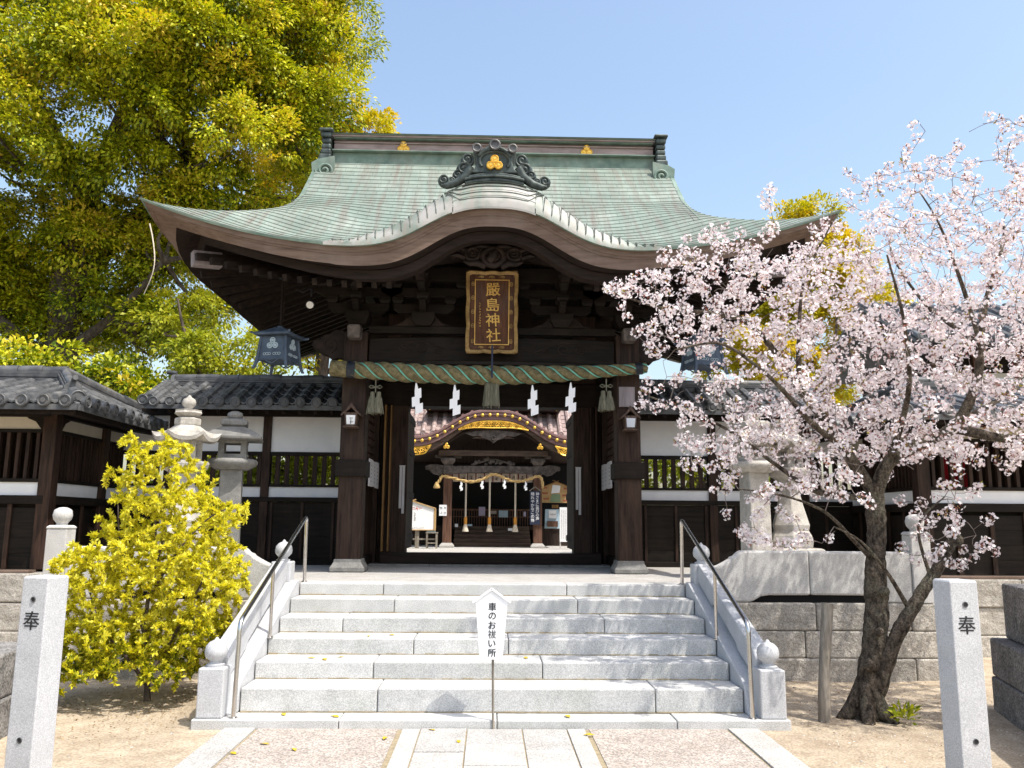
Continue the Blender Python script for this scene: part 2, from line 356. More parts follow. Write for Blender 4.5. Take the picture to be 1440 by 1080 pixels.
def leafmat(name, stops, trans=.35, rough=.5, spec=.3, tcol=None):
    m, nt, b, o = newmat(name); L = nt.links
    g = nt.nodes.new('ShaderNodeNewGeometry'); at = nt.nodes.new('ShaderNodeAttribute'); at.attribute_name = 'tint'
    mm = N(nt, 'ShaderNodeMath', operation='MULTIPLY_ADD'); L.new(g.outputs['Random Per Island'], mm.inputs[0]); mm.inputs[1].default_value = .5; mm.inputs[2].default_value = -.25
    ad = N(nt, 'ShaderNodeMath', operation='ADD', use_clamp=True); L.new(mm.outputs[0], ad.inputs[0]); L.new(at.outputs['Fac'], ad.inputs[1])
    rp = ramp(nt, stops); L.new(ad.outputs[0], rp.inputs[0])
    b.inputs['Roughness'].default_value = rough; b.inputs['Specular IOR Level'].default_value = spec; L.new(rp.outputs[0], b.inputs['Base Color'])
    t = nt.nodes.new('ShaderNodeBsdfTranslucent'); ms = nt.nodes.new('ShaderNodeMixShader'); ms.inputs[0].default_value = trans
    tc = mix(nt, rp.outputs[0], tcol or (1.0,.95,.5), 1.0, 'MULTIPLY'); L.new(tc, t.inputs[0])
    L.new(b.outputs[0], ms.inputs[1]); L.new(t.outputs[0], ms.inputs[2]); L.new(ms.outputs[0], o.inputs[0])
    return m
M_camphor = leafmat('camphor_leaf', [(0,(.025,.055,.008)), (.25,(.10,.16,.010)), (.5,(.38,.42,.014)), (.8,(.68,.66,.03)), (1,(.74,.56,.06))], .30, .45, .3, (1,1,.25))
M_camphor_y = leafmat('yellow_camphor_leaf', [(0,(.14,.17,.012)), (.4,(.42,.40,.02)), (.8,(.66,.55,.02)), (1,(.66,.46,.03))], .42, .45, .3, (1,1,.25))
M_greenleaf = leafmat('bright_green_leaf', [(0,(.08,.13,.012)), (.5,(.27,.33,.02)), (1,(.46,.46,.03))], .4)
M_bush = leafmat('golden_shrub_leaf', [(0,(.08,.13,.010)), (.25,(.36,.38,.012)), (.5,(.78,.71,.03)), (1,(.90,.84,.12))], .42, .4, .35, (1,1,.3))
M_petal = leafmat('cherry_petal', [(0,(.88,.77,.79)), (.5,(.915,.875,.88)), (1,(.93,.915,.915))], .35, .7, .15, (1,.92,.94))
M_bud = leafmat('cherry_calyx', [(0,(.26,.07,.06)), (.6,(.40,.15,.12)), (1,(.38,.24,.09))], .2, .6, .2)
M_cleaf = leafmat('young_cherry_leaf', [(0,(.28,.20,.03)), (.5,(.36,.34,.04)), (1,(.24,.12,.03))], .4)
M_fallen = leafmat('fallen_leaf', [(0,(.55,.40,.03)), (1,(.75,.60,.05))], .1)
# ------------------------------------------------------------------ ground, path, terrace
P = 0.95            # level of the terrace
GX = 0.02           # axis of the gate
SX = 0.06           # axis of the steps
g = MB(); n = 60
xs = np.concatenate([np.linspace(-400,-12,6), np.linspace(-10,10,81), np.linspace(12,400,6)]); ys = np.concatenate([np.linspace(-60,-1,6), np.linspace(0,10,61), np.linspace(12,500,6)])
from mathutils import noise as mnoise
def gz(x, y):
    k = float(sstep(2.7, 3.3, abs(x-SX)))
    return k*(0.018*mnoise.noise((x*.9, y*.9, 0)) + 0.010*mnoise.noise((x*3, y*3, 5))) - 0.004*(1-k)
g.grid([[(x, y, gz(x, y) if -11 < x < 11 and -1 < y < 11 else 0) for x in xs] for y in ys])
tag(g.build('ground', M_sand, smooth=60), kind='structure')
a = MB(); a.box(-1.15-.62, SX-.75-.0, -4, 6.93, -.05, .006); a.box(SX+.75, SX+1.83, -4, 6.93, -.05, .006)
tag(a.build('path', M_aggr), kind='structure')
a = MB(); a.box(SX-2.10, SX+2.10, -4, 6.925, -.06, .0005)
tag(a.build('path_bed', M_grout), kind='structure')
def stone_row(mb, x0, x1, y0, y1, z0, z1, L, gap=.006, seed=0, along='y'):
    r = random.Random(seed); t = (y0 if along == 'y' else x0); e = (y1 if along == 'y' else x1)
    t2 = t
    while t2 < e - 1e-4:
        q = min(e, t2 + L*r.uniform(.75, 1.3));
        if e - q < L*.35: q = e
        dz = r.uniform(-.003, .003)
        if along == 'y': mb.box(x0, x1, t2+gap/2, q-gap/2, z0, z1+dz)
        else: mb.box(t2+gap/2, q-gap/2, y0, y1, z0, z1+dz)
        t2 = q
a = MB()
for x0, x1, L, sd in ((-.71,-.575,1.9,1), (-.565,-.215,.62,2), (-.205,.215,.55,3), (.225,.565,.66,4), (.575,.71,1.9,5)):
    stone_row(a, SX+x0, SX+x1, -4, 6.92, -.05, .011, L, .012, sd)
for x0, x1, sd in ((-2.09,-1.85,6), (1.85,2.09,7)): stone_row(a, SX+x0, SX+x1, -4, 6.93, -.05, .016, 1.5, .008, sd)
tag(a.build('pavement', M_slab, bevel=.003), kind='structure')
# terrace: one raised sheet of stone
t = MB(); t.prism([(-60,10.8),(-4.8,10.8),(-4.8,9.26),(4.9,9.26),(4.9,10.8),(60,10.8),(60,70),(-60,70)], 'z', -.02, P)
tag(t.build('terrace', M_slab), kind='structure')
# ------------------------------------------------------------------ stone steps
st = thing('stone_steps', 'broad flight of pale granite steps leading up to the gate', 'steps', (SX, 7.2, 0))
b = MB(); stone_row(b, SX-2.36, SX+2.36, 6.93, 7.5, -.05, .07, 1.3, .006, 3, 'x'); b.build('base_slab', M_granite2, st, bevel=.008)
SY = [7.19, 7.59, 7.99, 8.39, 8.80, 9.20]; SZ = [.07, .26, .405, .548, .69, .83, .95]
for i in range(6):
    b = MB(); y1 = SY[i+1]+.05 if i < 5 else 9.55
    r = random.Random(40+i); xs_ = [-2.06] + sorted([r.uniform(-1.5,-.3), r.uniform(.1,1.5)]) + [2.06]
    for k in range(3): b.box(SX+xs_[k]+.003, SX+xs_[k+1]-.003, SY[i], y1, SZ[i]-.04 if i else .0705, SZ[i+1]+(.004 if i == 5 else 0))
    o = b.build('step', M_granite2, st, bevel=.012)
    b = MB(); r2_ = random.Random(i)          # line of dirt and moss along the foot of the riser
    for k in range(46):
        x = -2.05+k*.0891; b.box(SX+x, SX+x+.089, SY[i]-.004-.008*r2_.random(), SY[i]+.004, SZ[i]+.0015, SZ[i]+.004+.009*r2_.random())
    b.build('moss_line', M_grout, o)

# ------------------------------------------------------------------ the gate
M_seam = surf('dark_copper_seam', (.07,.085,.075), (.13,.145,.125), 6.0, .6)
gate = thing('shrine_gate', 'large dark timber shrine gate with curved green copper roof above the steps', 'gate', (GX, 13.3, P))
HX, Y0, DY = 4.29, 9.8, 3.5
pc = np.polyfit([0,.5,1,1.5,2,2.5,3,3.5], [4.91,5.10,5.36,5.72,6.12,6.60,7.12,7.62], 3)
def prof(s): return np.polyval(pc, s)
def lift(d, s): return .54*np.maximum(0, 1-d/2.7)**2*(1-s/3.7) + .17*np.exp(-(np.maximum(d-s,0)/.8)**2)*np.sin(np.pi*np.clip(s/2.3,0,1))
def kg(x): return np.exp(-(np.abs(x)/.986)**2.7)
def fh(x, s):
    x = np.asarray(x, float); d = HX-np.abs(x); mn = prof(s)+lift(d, s)
    lip = .30*np.exp(-(np.abs(x)/1.7)**2.2)*sstep(2.1, 1.5, np.abs(x))
    K = 4.905+.535*kg(x)+lip+.03*s - 3*sstep(1.9, 2.6, np.abs(x))
    k = .06; hh = np.clip(.5+.5*(mn-K)/k, 0, 1); inner = mn*hh+K*(1-hh)+k*hh*(1-hh)
    edge = np.where(np.abs(x) < 2.1, 4.905+.535*kg(x)+lift(d, 0), mn)
    q = np.sin(math.pi/2*np.minimum(1, s/.16))**.8
    return np.where(np.abs(x) < 2.1, edge+(inner-edge)*q, inner)
XG = 2.86
def xl(s): q = HX-XG-s; return XG+.5*(q+math.sqrt(q*q+.10*min(1, s/.6)))
rf = MB(); UV = []
def rows(nmax, ds): 
    s = 0
    out = []
    while s < nmax-1e-6: out.append((s, min(nmax, s+ds))); s += ds
    return out
def patch(fn, s0, s1, us, lo):
    P0 = [fn(u, s0, lo) for u in us]; P1 = [fn(u, s1, 0.0) for u in us]
    n = len(rf.v); rf.grid([P0, P1]); m = len(us)
    rf.v += [fn(u, s0, -.002) for u in us]; rf.f += [(n+2*m+j, n+2*m+j+1, n+j+1, n+j) for j in range(m-1)]
    for ss in (s0, s1, s0):
        for u in us: UV.append((fn(u, ss, 0)[3], ss))
us = np.linspace(-1, 1, 141); LO = .011
def front(u, s, lo):
    x = u*xl(s); return (GX+x, Y0+s, float(fh(x, s))+lo, x)
def back(u, s, lo):
    x = u*xl(s); return (GX+x, Y0+2*DY-s, float(prof(s)+lift(HX-abs(x), s))+lo, x)
def cut3(fn): return lambda u, s, lo: fn(u, s, lo)
def doface(fn, smax, uu):
    for s0, s1 in rows(smax, .105):
        def f3(u, s, lo): return fn(u, s, lo)
        P0 = [fn(u, s0, LO) for u in uu]; P1 = [fn(u, s1, 0.) for u in uu]; P2 = [fn(u, s0, -.002) for u in uu]
        n = len(rf.v); m = len(uu)
        for PP, ss in ((P0,s0),(P1,s1),(P2,s0)):
            for q in PP: rf.v.append(q[:3]); UV.append((q[3], ss))
        rf.f += [(n+j, n+j+1, n+m+j+1, n+m+j) for j in range(m-1)] + [(n+2*m+j, n+2*m+j+1, n+j+1, n+j) for j in range(m-1)]
doface(front, DY, us); doface(back, DY, np.linspace(-1,1,61))
def sidein(d, s): return .42*float(sstep(0, 2.3, d))*max(0., 1-s/(HX-XG))
def side(sg):
    def f(u, s, lo):
        yy = u*(DY-s); return (GX+sg*(HX-s-sidein(DY-abs(yy)-s, s)), Y0+DY+yy, float(prof(s)+lift(DY-abs(yy), s))+lo, yy)
    return f
for sg in (-1, 1): doface(side(sg), HX-XG+.15, np.linspace(-1,1,41))
roof = rf.build('roof', M_copper, gate, smooth=40, recalc=False, uv=UV)
# rolled edge of the curved front: overlapping sheets with raised seams
lp = MB(); LUV = []
def lipgrid(x0, x1, s0, s1, o0, o1, nx=5, ns=8, axis='x'):
    Pp = []
    for i in range(ns+1 if s0 > 0 else ns+2):
        s = (s0+(s1-s0)*i/ns) if s0 > 0 else (-.01 if i == 0 else s0+(s1-s0)*(i-1)/ns); row = []
        for j in range(nx+1):
            x = x0+(x1-x0)*j/nx; k = j/nx if axis == 'x' else i/ns
            row.append((GX+x, Y0+max(s,0)-.016-.02*(1-max(s,0)/.3), float(fh(x, max(s,0)))+(o0+(o1-o0)*k if s >= 0 else -.030+(o0-.02)*.2))); LUV.append((x, s))
        Pp.append(row)
    n = len(lp.v); lp.grid(Pp)
    e = [n+(i*(nx+1)+ (0)) for i in range(ns+1 if s0 > 0 else ns+2)] if axis == 'x' else [n+j for j in range(nx+1)]
    m = len(lp.v); lp.v += [(lp.v[i][0], lp.v[i][1]+.004, lp.v[i][2]-.024) for i in e]; LUV.extend([LUV[i] for i in e])
    lp.f += [(e[i], e[i+1], m+i+1, m+i) for i in range(len(e)-1)]
for sg in (-1, 1):
    x = .50
    while x < 1.98:
        lipgrid(sg*x, sg*(x+.104), 0, .33, .040, .012); x += .104
for s0_, s1_ in ((0,.026),(.022,.060),(.055,.110),(.105,.33)): lipgrid(-.51, .51, s0_, s1_, .044, .030, 14, 3, 's')
sm = MB(); x = .50
def seam(pts): sm.tube([(a, c-.006, d+.004) for a, c, d in pts], .009, 5)
for sg in (-1, 1):
    x = .50
    while x < 1.96:
        seam([(GX+sg*(x+.10*(s/.33)*(1.2-x*.5)), Y0+s-.02*(1-s/.33), float(fh(x+.10*(s/.33)*(1.2-x*.5), s))+.047) for s in np.linspace(.0,.32,8)]); x += .104
for k in range(4):
    s0 = (.010,.036,.075,.14)[k]; pts = []
    for x in np.linspace(-.62,.62,25):
        e_ = max(0, abs(x)-.40)/.22; s_ = min(.32, s0+.10*e_*e_+.03*e_); pts.append((GX+x, Y0+s_-.02, float(fh(x, s_))+.050))
    seam(pts)
sm.build('seam', M_seam, roof, smooth=60)
lp.build('rolled_edge', M_copper_lip, roof, smooth=50, recalc=False, uv=LUV)
# eave fascia in layers, all four sides
def inset(d, a, bq): return a + bq*max(0, 1-d/1.3)**2
def eave_pt(sideid, d_signed, ins, dz):
    # d_signed from -L..L along the side, returns point inset and dropped from the eave
    if sideid in (0, 2): Lh = HX
    else: Lh = DY
    d = Lh-abs(d_signed); i0 = inset(0, *ins); dd = i0 + d*(Lh-i0)/Lh; ii = inset(d, *ins); q = math.copysign(Lh-dd, d_signed) if d_signed else 0
    if sideid == 0: return (GX+q, Y0+ii, float(fh(d_signed, 0))+dz)
    if sideid == 2: return (GX+q, Y0+2*DY-ii, float(prof(0)+lift(d, 0))+dz)
    z = float(prof(0)+lift(d, 0))+dz
    return (GX+(-1 if sideid == 3 else 1)*(HX-ii-sidein(d, 0)), Y0+DY+q, z)
def fascia(name, m, parent, loops):    # loops: list of (inset(a,b), dz) closing a section
    mb = MB()
    for sid in range(4):
        Lh = HX if sid in (0,2) else DY; uu = np.linspace(-Lh, Lh, 121 if sid == 0 else 31)
        mb.grid([[eave_pt(sid, u, ins, dz) for u in uu] for ins, dz in loops])
    return mb.build(name, m, parent, smooth=35, recalc=False)
fascia('copper_drip', M_copper_trim, gate, [((.06,0),.0), ((-.012,0),.006), ((-.004,0.01),-.022), ((.05,.03),-.024)])
fascia('upper_eave_board', M_eave, gate, [((.012,.015),-.02), ((.022,.03),-.085), ((.034,.045),-.09), ((.036,.07),-.118), ((.08,.1),-.12)])
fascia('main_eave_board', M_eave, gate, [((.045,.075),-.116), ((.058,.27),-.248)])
fascia('eave_underside', M_eave_d, gate, [((.0585,.271),-.248), ((.15,.32),-.252), ((.30,.34),-.25)])  # shade below the main board put into the colour with a darker timber
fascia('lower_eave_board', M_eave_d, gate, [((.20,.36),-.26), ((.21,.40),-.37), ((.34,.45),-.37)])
# soffit
mb = MB()
def soff(sid, u, k):
    a = Vector(eave_pt(sid, u, (.25,.35), -.30))
    Lh = HX if sid in (0,2) else DY; f = u/Lh
    ix, iy = 1.95, 1.85
    b2 = Vector({0: (GX+f*ix, Y0+DY-iy, 5.22), 2: (GX+f*ix, Y0+DY+iy, 5.22), 1: (GX+ix, Y0+DY+f*iy, 5.22), 3: (GX-ix, Y0+DY+f*iy, 5.22)}[sid])
    if sid == 0 and abs(u) < 1.7: b2.z = max(5.22, a.z+.02); 
    return tuple(a+(b2-a)*k)
for sid in range(4):
    Lh = HX if sid in (0,2) else DY
    mb.grid([[soff(sid, u, k) for u in np.linspace(-Lh, Lh, 81 if sid == 0 else 25)] for k in (0,.5,1)])
mb.build('soffit', M_rafter, gate, smooth=40, recalc=False)
# rafters: front, rear and sides
def raf(a, b): m = MB(); m.beam(a, b, .065, .085); m.build('rafter', M_rafter, gate)
for x in np.arange(1.30, 3.75, .185):
    for sg in (-1, 1):
        d = HX-x; z = float(prof(0)+lift(d, 0))-.40; xi = min(x, 1.9+.18*(x-1.9)) if x > 1.9 else x
        raf((GX+sg*x, 10.16, z), (GX+sg*xi, 11.45, 5.12))
for yy in np.arange(-2.9, 3.0, .23):
    for sg in (-1, 1):
        d = DY-abs(yy); z = float(prof(0)+lift(d, 0))-.42; yi = math.copysign(min(abs(yy), 1.8), yy) if abs(yy) > 1.8 else yy
        raf((GX+sg*(3.92-sidein(d, 0)), Y0+DY+yy, z), (GX+sg*1.95, Y0+DY+yi, 5.14))
for sg in (-1, 1):
    for sy in (-1, 1):
        hp = MB(); hp.beam((GX+sg*3.78, Y0+DY+sy*2.99, 4.86), (GX+sg*1.9, Y0+DY+sy*1.8, 5.05), .14, .17); o = hp.build('hip_rafter', M_rafter, gate, bevel=.008)
        c = MB(); c.beam((GX+sg*3.80, Y0+DY+sy*3.005, 4.86), (GX+sg*3.50, Y0+DY+sy*2.815, 4.89), .155, .19); c.build('end_cap', M_tablet, o, bevel=.01)
# gable walls and barge boards
for sg in (-1, 1):
    gm = MB(); pts = [(Y0+DY+sy*(DY-s), float(prof(s))-.10) for sy in (-1,) for s in np.linspace(1.3,3.5,12)] + [(Y0+DY+(DY-s), float(prof(s))-.10) for s in np.linspace(3.5,1.3,12)]
    gm.prism(pts, 'x', GX+sg*2.55, GX+sg*2.62); gm.build('gable_wall', M_wood_v, gate)
    bm_ = MB()
    for sy in (-1, 1):
        ss = np.linspace(1.25, 3.5, 14)
        def gp(s, w_, dz): return (GX+sg*(XG+w_), Y0+DY+sy*(DY-s), float(fh(XG, s) if sy < 0 else prof(s)+lift(HX-XG, s))+dz)
        bm_.grid([[gp(s, w_, dz) for s in ss] for w_, dz in ((0,.012),(.07,-.01),(.09,-.06),(.06,-.12),(-.02,-.24),(-.08,-.24),(-.08,.0))])
    bm_.build('barge_board', M_copper_trim, gate, smooth=45)
# main ridge
rg = MB(); rg.box(GX-2.66, GX+2.66, 13.09, 13.51, 7.38, 7.602); ridge = rg.build('ridge', M_copper_trim, gate, bevel=.01)
r_ = MB(); r_.box(GX-2.66, GX+2.66, 13.01, 13.59, 7.603, 7.624); r_.box(GX-2.64, GX+2.64, 13.02, 13.58, 7.826, 7.842)
r_.box(GX-2.70, GX+2.70, 12.97, 13.63, 7.875, 7.888); r_.build('copper_line', M_copper_trim, ridge, bevel=.006)
r_ = MB(); r_.box(GX-2.64, GX+2.64, 13.08, 13.52, 7.633, 7.755); r_.box(GX-2.64, GX+2.64, 13.05, 13.55, 7.757, 7.775); r_.build('ridge_band', M_ridgeband, ridge, bevel=.006)
r_ = MB(); r_.box(GX-2.64, GX+2.64, 13.12, 13.48, 7.776, 7.825); r_.build('dark_band', M_ridgeband, ridge)
r_ = MB(); r_.box(GX-2.66, GX+2.66, 13.0, 13.6, 7.845, 7.872)
r_.grid([[(x, 13.3+.34*math.sin(a), 7.889+.025*math.cos(a)) for x in (GX-2.72, GX+2.72)] for a in np.linspace(-math.pi/2, math.pi/2, 9)]); r_.build('ridge_cap', M_ridgeband, ridge, smooth=50)
def emblem(parent, c, r, m, t=.02, name='crest'):
    e = MB()
    for a in (90, 210, 330):
        x = c[0]+r*.52*math.cos(R(a)); z = c[2]+r*.52*math.sin(R(a))
        e.lathe([(r*.50,0),(r*.50,t),(r*.40,t*1.35),(r*.36,t*.9),(r*.18,t*.9),(r*.14,t*1.3),(.002,t*1.35)], (0,0,0), 12)
        k = len(e.v)-12*7
        for i in range(k, len(e.v)):
            vx, vy, vz = e.v[i]; e.v[i] = (x+vx, c[1]-vz, z+vy)
    return e.build(name, m, parent, smooth=40)
for x in (-1.50, 1.53): emblem(ridge, (GX+x, 13.08, 7.70), .105, M_gold, .025)
# ridge ends: ribbed standing boards, wider at the head
for sg in (-1, 1):
    e = MB()
    for k, (z0, z1, y_, w_) in enumerate(((7.895,7.95,12.90,.115),(7.80,7.89,12.93,.085),(7.71,7.795,12.96,.078),(7.615,7.705,12.97,.078),(7.51,7.61,12.95,.085),(7.38,7.50,12.90,.10))):
        e.box(GX+sg*2.75-w_, GX+sg*2.75+w_, y_, 26.6-y_, z0, z1)
    e.build('ridge_end', M_onibrz, ridge, bevel=.03)
    e = MB(); pts = [(GX+sg*(2.72+r*math.cos(a)), 12.80, 7.16+r*math.sin(a)) for a, r in zip(np.linspace(0.4, 4*math.pi, 40), np.linspace(.02,.15,40))]
    e.tube(pts, .022, 6); e.prism([(GX+sg*x_, z_) for x_, z_ in ((2.58,7.42),(2.84,7.36),(2.94,7.30),(2.92,7.10),(2.96,6.90),(2.70,6.85),(2.58,7.0))], 'y', 12.82, 12.90); e.build('ridge_scroll', M_copper_trim, ridge, smooth=40)
# ornament on the curved gable
orn = MB()
for k, (hw, z0, z1, y_) in enumerate(((.40,5.68,5.745,9.93),(.365,5.748,5.79,9.90),(.375,5.793,5.825,9.88),(.33,5.828,5.87,9.92))):
    n_ = 10; xs_ = np.linspace(-hw, hw, n_+1)
    top = [(GX+x, z1-.05*(x/hw)**2) for x in xs_]; bot = [(GX+x, z0-.05*(x/hw)**2) for x in xs_[::-1]]
    orn.prism(top+bot, 'y', y_, 10.5)
orn.prism([(GX+x, z) for x, z in ((-.31,5.87),(-.25,5.93),(-.22,6.02),(-.225,6.10),(-.25,6.15),(-.12,6.165),(0,6.19),(.12,6.165),(.25,6.15),(.225,6.10),(.22,6.02),(.25,5.93),(.31,5.87))], 'y', 9.94, 10.2)
ornament = orn.build('roof_ornament', M_onibrz, gate, bevel=.012); ornament.location.z = .055
a_ = MB()
arc = [(GX+.25*math.sin(t), 9.93, 6.13+.07*math.cos(t*2.2)) for t in np.linspace(-1,1,13)]; a_.tube(arc, .03, 8)
a_.tube([(GX+.19*math.cos(t), 9.935, 6.02+.13*math.sin(t)) for t in np.linspace(-.6, math.pi+.6, 16)], .022, 6)
a_.build('scrolled_brow', M_onibrz, ornament, smooth=60)
for x, z, r in ((-.225,6.17,.058),(0,6.215,.072),(.225,6.17,.058)):
    a_ = MB(); a_.tube([(GX+x, 9.88, z), (GX+x, 10.3, z)], r*.82, 14)
    pts = [(GX+x+r*.85*math.cos(t), 9.875, z+r*.85*math.sin(t)) for t in np.linspace(0, 2*math.pi, 17)]; a_.tube(pts, r*.22, 6); a_.build('round_tile', M_tile, ornament, smooth=50)
emblem(ornament, (GX, 9.93, 5.985), .108, M_gold, .03)
for sg in (-1, 1):
    cl = MB()
    for cx, cz, r in ((.345,6.05,.085),(.385,5.925,.10),(.46,5.85,.07),(.635,5.775,.075),(.54,5.77,.05)):
        cl.lathe([(.001,-.07),(r*.6,-.06),(r,-.02),(r,.02),(r*.6,.06),(.001,.07)], (0,0,0), 12)
        for i in range(len(cl.v)-72, len(cl.v)):
            vx, vy, vz = cl.v[i]; cl.v[i] = (GX+sg*cx+vx, 10.02+vz, cz+vy)
        cl.tube([(GX+sg*(cx+q*math.cos(t)), 9.955, cz+q*math.sin(t)) for t, q in zip(np.linspace(0, 3.6*math.pi, 30), np.linspace(r*.12, r*1.02, 30))], r*.16, 6)
    cl.tube([(GX+sg*x, 9.98, z) for x, z in ((.30,5.95),(.36,5.83),(.48,5.74),(.60,5.70),(.66,5.71))], [.06,.065,.055,.045,.03], 8)
    cl.build('cloud_scroll', M_onibrz, ornament, smooth=50)

# posts
for sx in (-1, 1):
    for yy in (11.36, 15.24):
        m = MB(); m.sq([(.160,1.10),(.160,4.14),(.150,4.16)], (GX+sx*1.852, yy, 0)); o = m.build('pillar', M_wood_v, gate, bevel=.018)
        m = MB(); m.sq([(.205,P-.01),(.222,P+.02),(.222,P+.06),(.205,P+.085),(.180,P+.13),(.176,P+.17)], (GX+sx*1.852, yy, 0)); m.build('base_stone', M_lantst2, o, bevel=.012)
        m = MB(); m.sq([(.198,2.19),(.203,2.20),(.203,2.40),(.198,2.41)], (GX+sx*1.852, yy, 0)); m.build('collar', M_wood_x, o, bevel=.006)
    m = MB(); m.box(GX+sx*1.30, GX+sx*1.66, 13.15, 13.5, P, 4.9); m.build('main_post', M_wood_v, gate, bevel=.015)
    m = MB(); m.box(GX+sx*1.665, GX+sx*2.02, 13.28, 13.36, P, 3.6); m.build('wing_panel', M_wood_v, gate)
    m = MB(); m.box(GX+sx*1.705, GX+sx*1.91, 11.53, 13.14, 2.17, 2.43); m.build('tie_beam', M_wood_y, gate, bevel=.008)
    m = MB(); m.box(GX+sx*1.79, GX+sx*1.91, 11.53, 15.07, 3.45, 3.72); m.build('tie_beam', M_wood_y, gate, bevel=.008)
    m = MB(); m.box(GX+sx*1.80, GX+sx*1.90, 11.53, 15.07, P+.0, 1.12); m.build('ground_sill', M_wood_y, gate)
    m = MB()
    for q in range(9): m.box(GX+sx*1.835, GX+sx*1.865+sx*.004*(q % 2), 11.55+q*.185, 11.55+q*.185+.18, 1.125, 2.165)
    m.build('board_panel', M_wood_v, gate)
    m = MB()
    for q in np.arange(11.6, 13.2, .115): m.box(GX+sx*1.84, GX+sx*1.862, q, q+.022, 2.435, 3.445)
    for q in np.arange(2.5, 3.4, .115): m.box(GX+sx*1.83, GX+sx*1.838, 11.53, 13.2, q, q+.022)
    m.build('lattice_panel', M_wood_v, gate)
    # open door leaves folded back along the passage
    m = MB(); m.box(GX+sx*1.345, GX+sx*1.40, 13.52, 14.78, 1.18, 3.39); o = m.build('door_leaf', M_wood_v, gate)
    m = MB()
    for z in (1.3, 2.0, 2.7, 3.25): m.box(GX+sx*1.325, GX+sx*1.343, 13.53, 14.77, z, z+.10)
    m.build('door_rail', M_wood_y, o, bevel=.004)
    # upright battens and corner pieces beside the opening
    m = MB(); m.box(GX+sx*1.625, GX+sx*1.655, 12.98, 13.145, 1.16, 3.40); m.box(GX+sx*1.545, GX+sx*1.562, 12.99, 13.145, 1.16, 3.40); m.build('batten', M_ochre if sx < 0 else M_wood_v, gate, bevel=.003)  # ochre on one pair puts the light on the batten edges into the colour
    m = MB(); m.box(GX+sx*2.03, GX+sx*1.75, 13.15, 13.27, P, 3.40); m.build('side_post', M_wood_v, gate)
    # carved nose ends of the great beam
    m = MB(); m.prism([(GX+sx*x, z) for x, z in ((1.97,3.78),(2.10,3.80),(2.18,3.77),(2.24,3.83),(2.33,3.86),(2.37,3.91),(2.44,3.93),(2.47,3.99),(2.43,4.05),(2.35,4.06),(2.31,4.12),(2.22,4.14),(2.16,4.20),(2.05,4.19),(1.97,4.13))], 'y', 11.28, 11.44)
    o = m.build('nose_end', M_carv, gate, bevel=.015)
    m = MB(); m.tube([(GX+sx*(2.22+r*math.cos(t)), 11.275, 3.98+r*math.sin(t)) for t, r in zip(np.linspace(0, 3.4*math.pi, 28), np.linspace(.01,.11,28))], .011, 5); m.build('swirl', M_carv, o, smooth=60)
    m = MB(); m.box(GX+sx*1.852-.09, GX+sx*1.852+.09, 10.98, 11.19, 4.02, 4.21); m.build('beam_end', M_greycarv, gate, bevel=.03)
    m = MB(); m.prism([(y_, z) for y_, z in ((11.52,3.75),(13.1,3.75),(13.1,4.05),(11.52,4.05))], 'x', GX+sx*1.77, GX+sx*1.93); m.build('upper_beam', M_wood_y, gate)
# great curved beam with relief
m = MB(); xs_ = np.linspace(-1.68, 1.68, 25)
m.prism([(GX+x, 4.10-.03*(x/1.68)**4) for x in xs_]+[(GX+x, 3.70+.07*(1-(x/1.68)**4)) for x in xs_[::-1]], 'y', 11.24, 11.48); rb = m.build('rainbow_beam', M_wood_x, gate, bevel=.012)
for sg in (-1, 1):
    m = MB()
    for cx, cz, r0, t0, t1 in ((1.20,3.93,.09,0,3.2*math.pi), (.98,3.95,.10,math.pi,3.6*math.pi), (.72,3.91,.06,0,2.4*math.pi)):
        m.tube([(GX+sg*(cx+r*math.cos(t)), 11.238, cz+r*.75*math.sin(t)) for t, r in zip(np.linspace(t0, t1, 26), np.linspace(.012, r0, 26))], .0085, 5)
    m.tube([(GX+sg*x, 11.238, z) for x, z in ((1.32,3.99),(1.15,4.03),(.95,4.04),(.75,3.97),(.58,3.90),(.46,3.93))], [.004,.010,.010,.010,.008,.003], 5)
    m.build('relief_scroll', M_carv, rb, smooth=60)
# lintel, wall above, threshold, ceiling
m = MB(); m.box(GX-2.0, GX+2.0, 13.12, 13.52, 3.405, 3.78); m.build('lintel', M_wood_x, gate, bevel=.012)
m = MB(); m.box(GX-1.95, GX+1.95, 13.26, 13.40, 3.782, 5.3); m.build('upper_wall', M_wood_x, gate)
m = MB(); m.box(GX-1.66, GX+1.70, 12.93, 13.14, P+.035, 1.148); m.build('threshold', M_eave_d, gate, bevel=.012)
m = MB(); m.box(GX-1.95, GX-.9, 12.78, 13.6, P-.02, P+.033); m.box(GX-.895, GX+.9, 12.80, 13.6, P-.02, P+.031); m.box(GX+.905, GX+1.95, 12.78, 13.6, P-.02, P+.033); m.build('sill_stone', M_lantst2, gate, bevel=.01)
m = MB(); m.box(GX-1.95, GX+1.95, 11.5, 15.2, 5.22, 5.28)
for q in np.arange(-1.8, 1.9, .3): m.box(GX+q-.02, GX+q+.02, 11.5, 15.2, 5.18, 5.218)
m.build('ceiling', M_wood_y, gate)
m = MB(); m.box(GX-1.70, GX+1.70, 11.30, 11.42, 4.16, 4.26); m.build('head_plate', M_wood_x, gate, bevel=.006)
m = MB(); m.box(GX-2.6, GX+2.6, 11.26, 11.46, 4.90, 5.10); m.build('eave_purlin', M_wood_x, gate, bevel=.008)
for sx in (-1, 1): m = MB(); m.box(GX+sx*1.06, GX+sx*3.1, 10.72, 10.86, 4.78, 4.93); m.build('outer_purlin', M_wood_x, gate, bevel=.008)
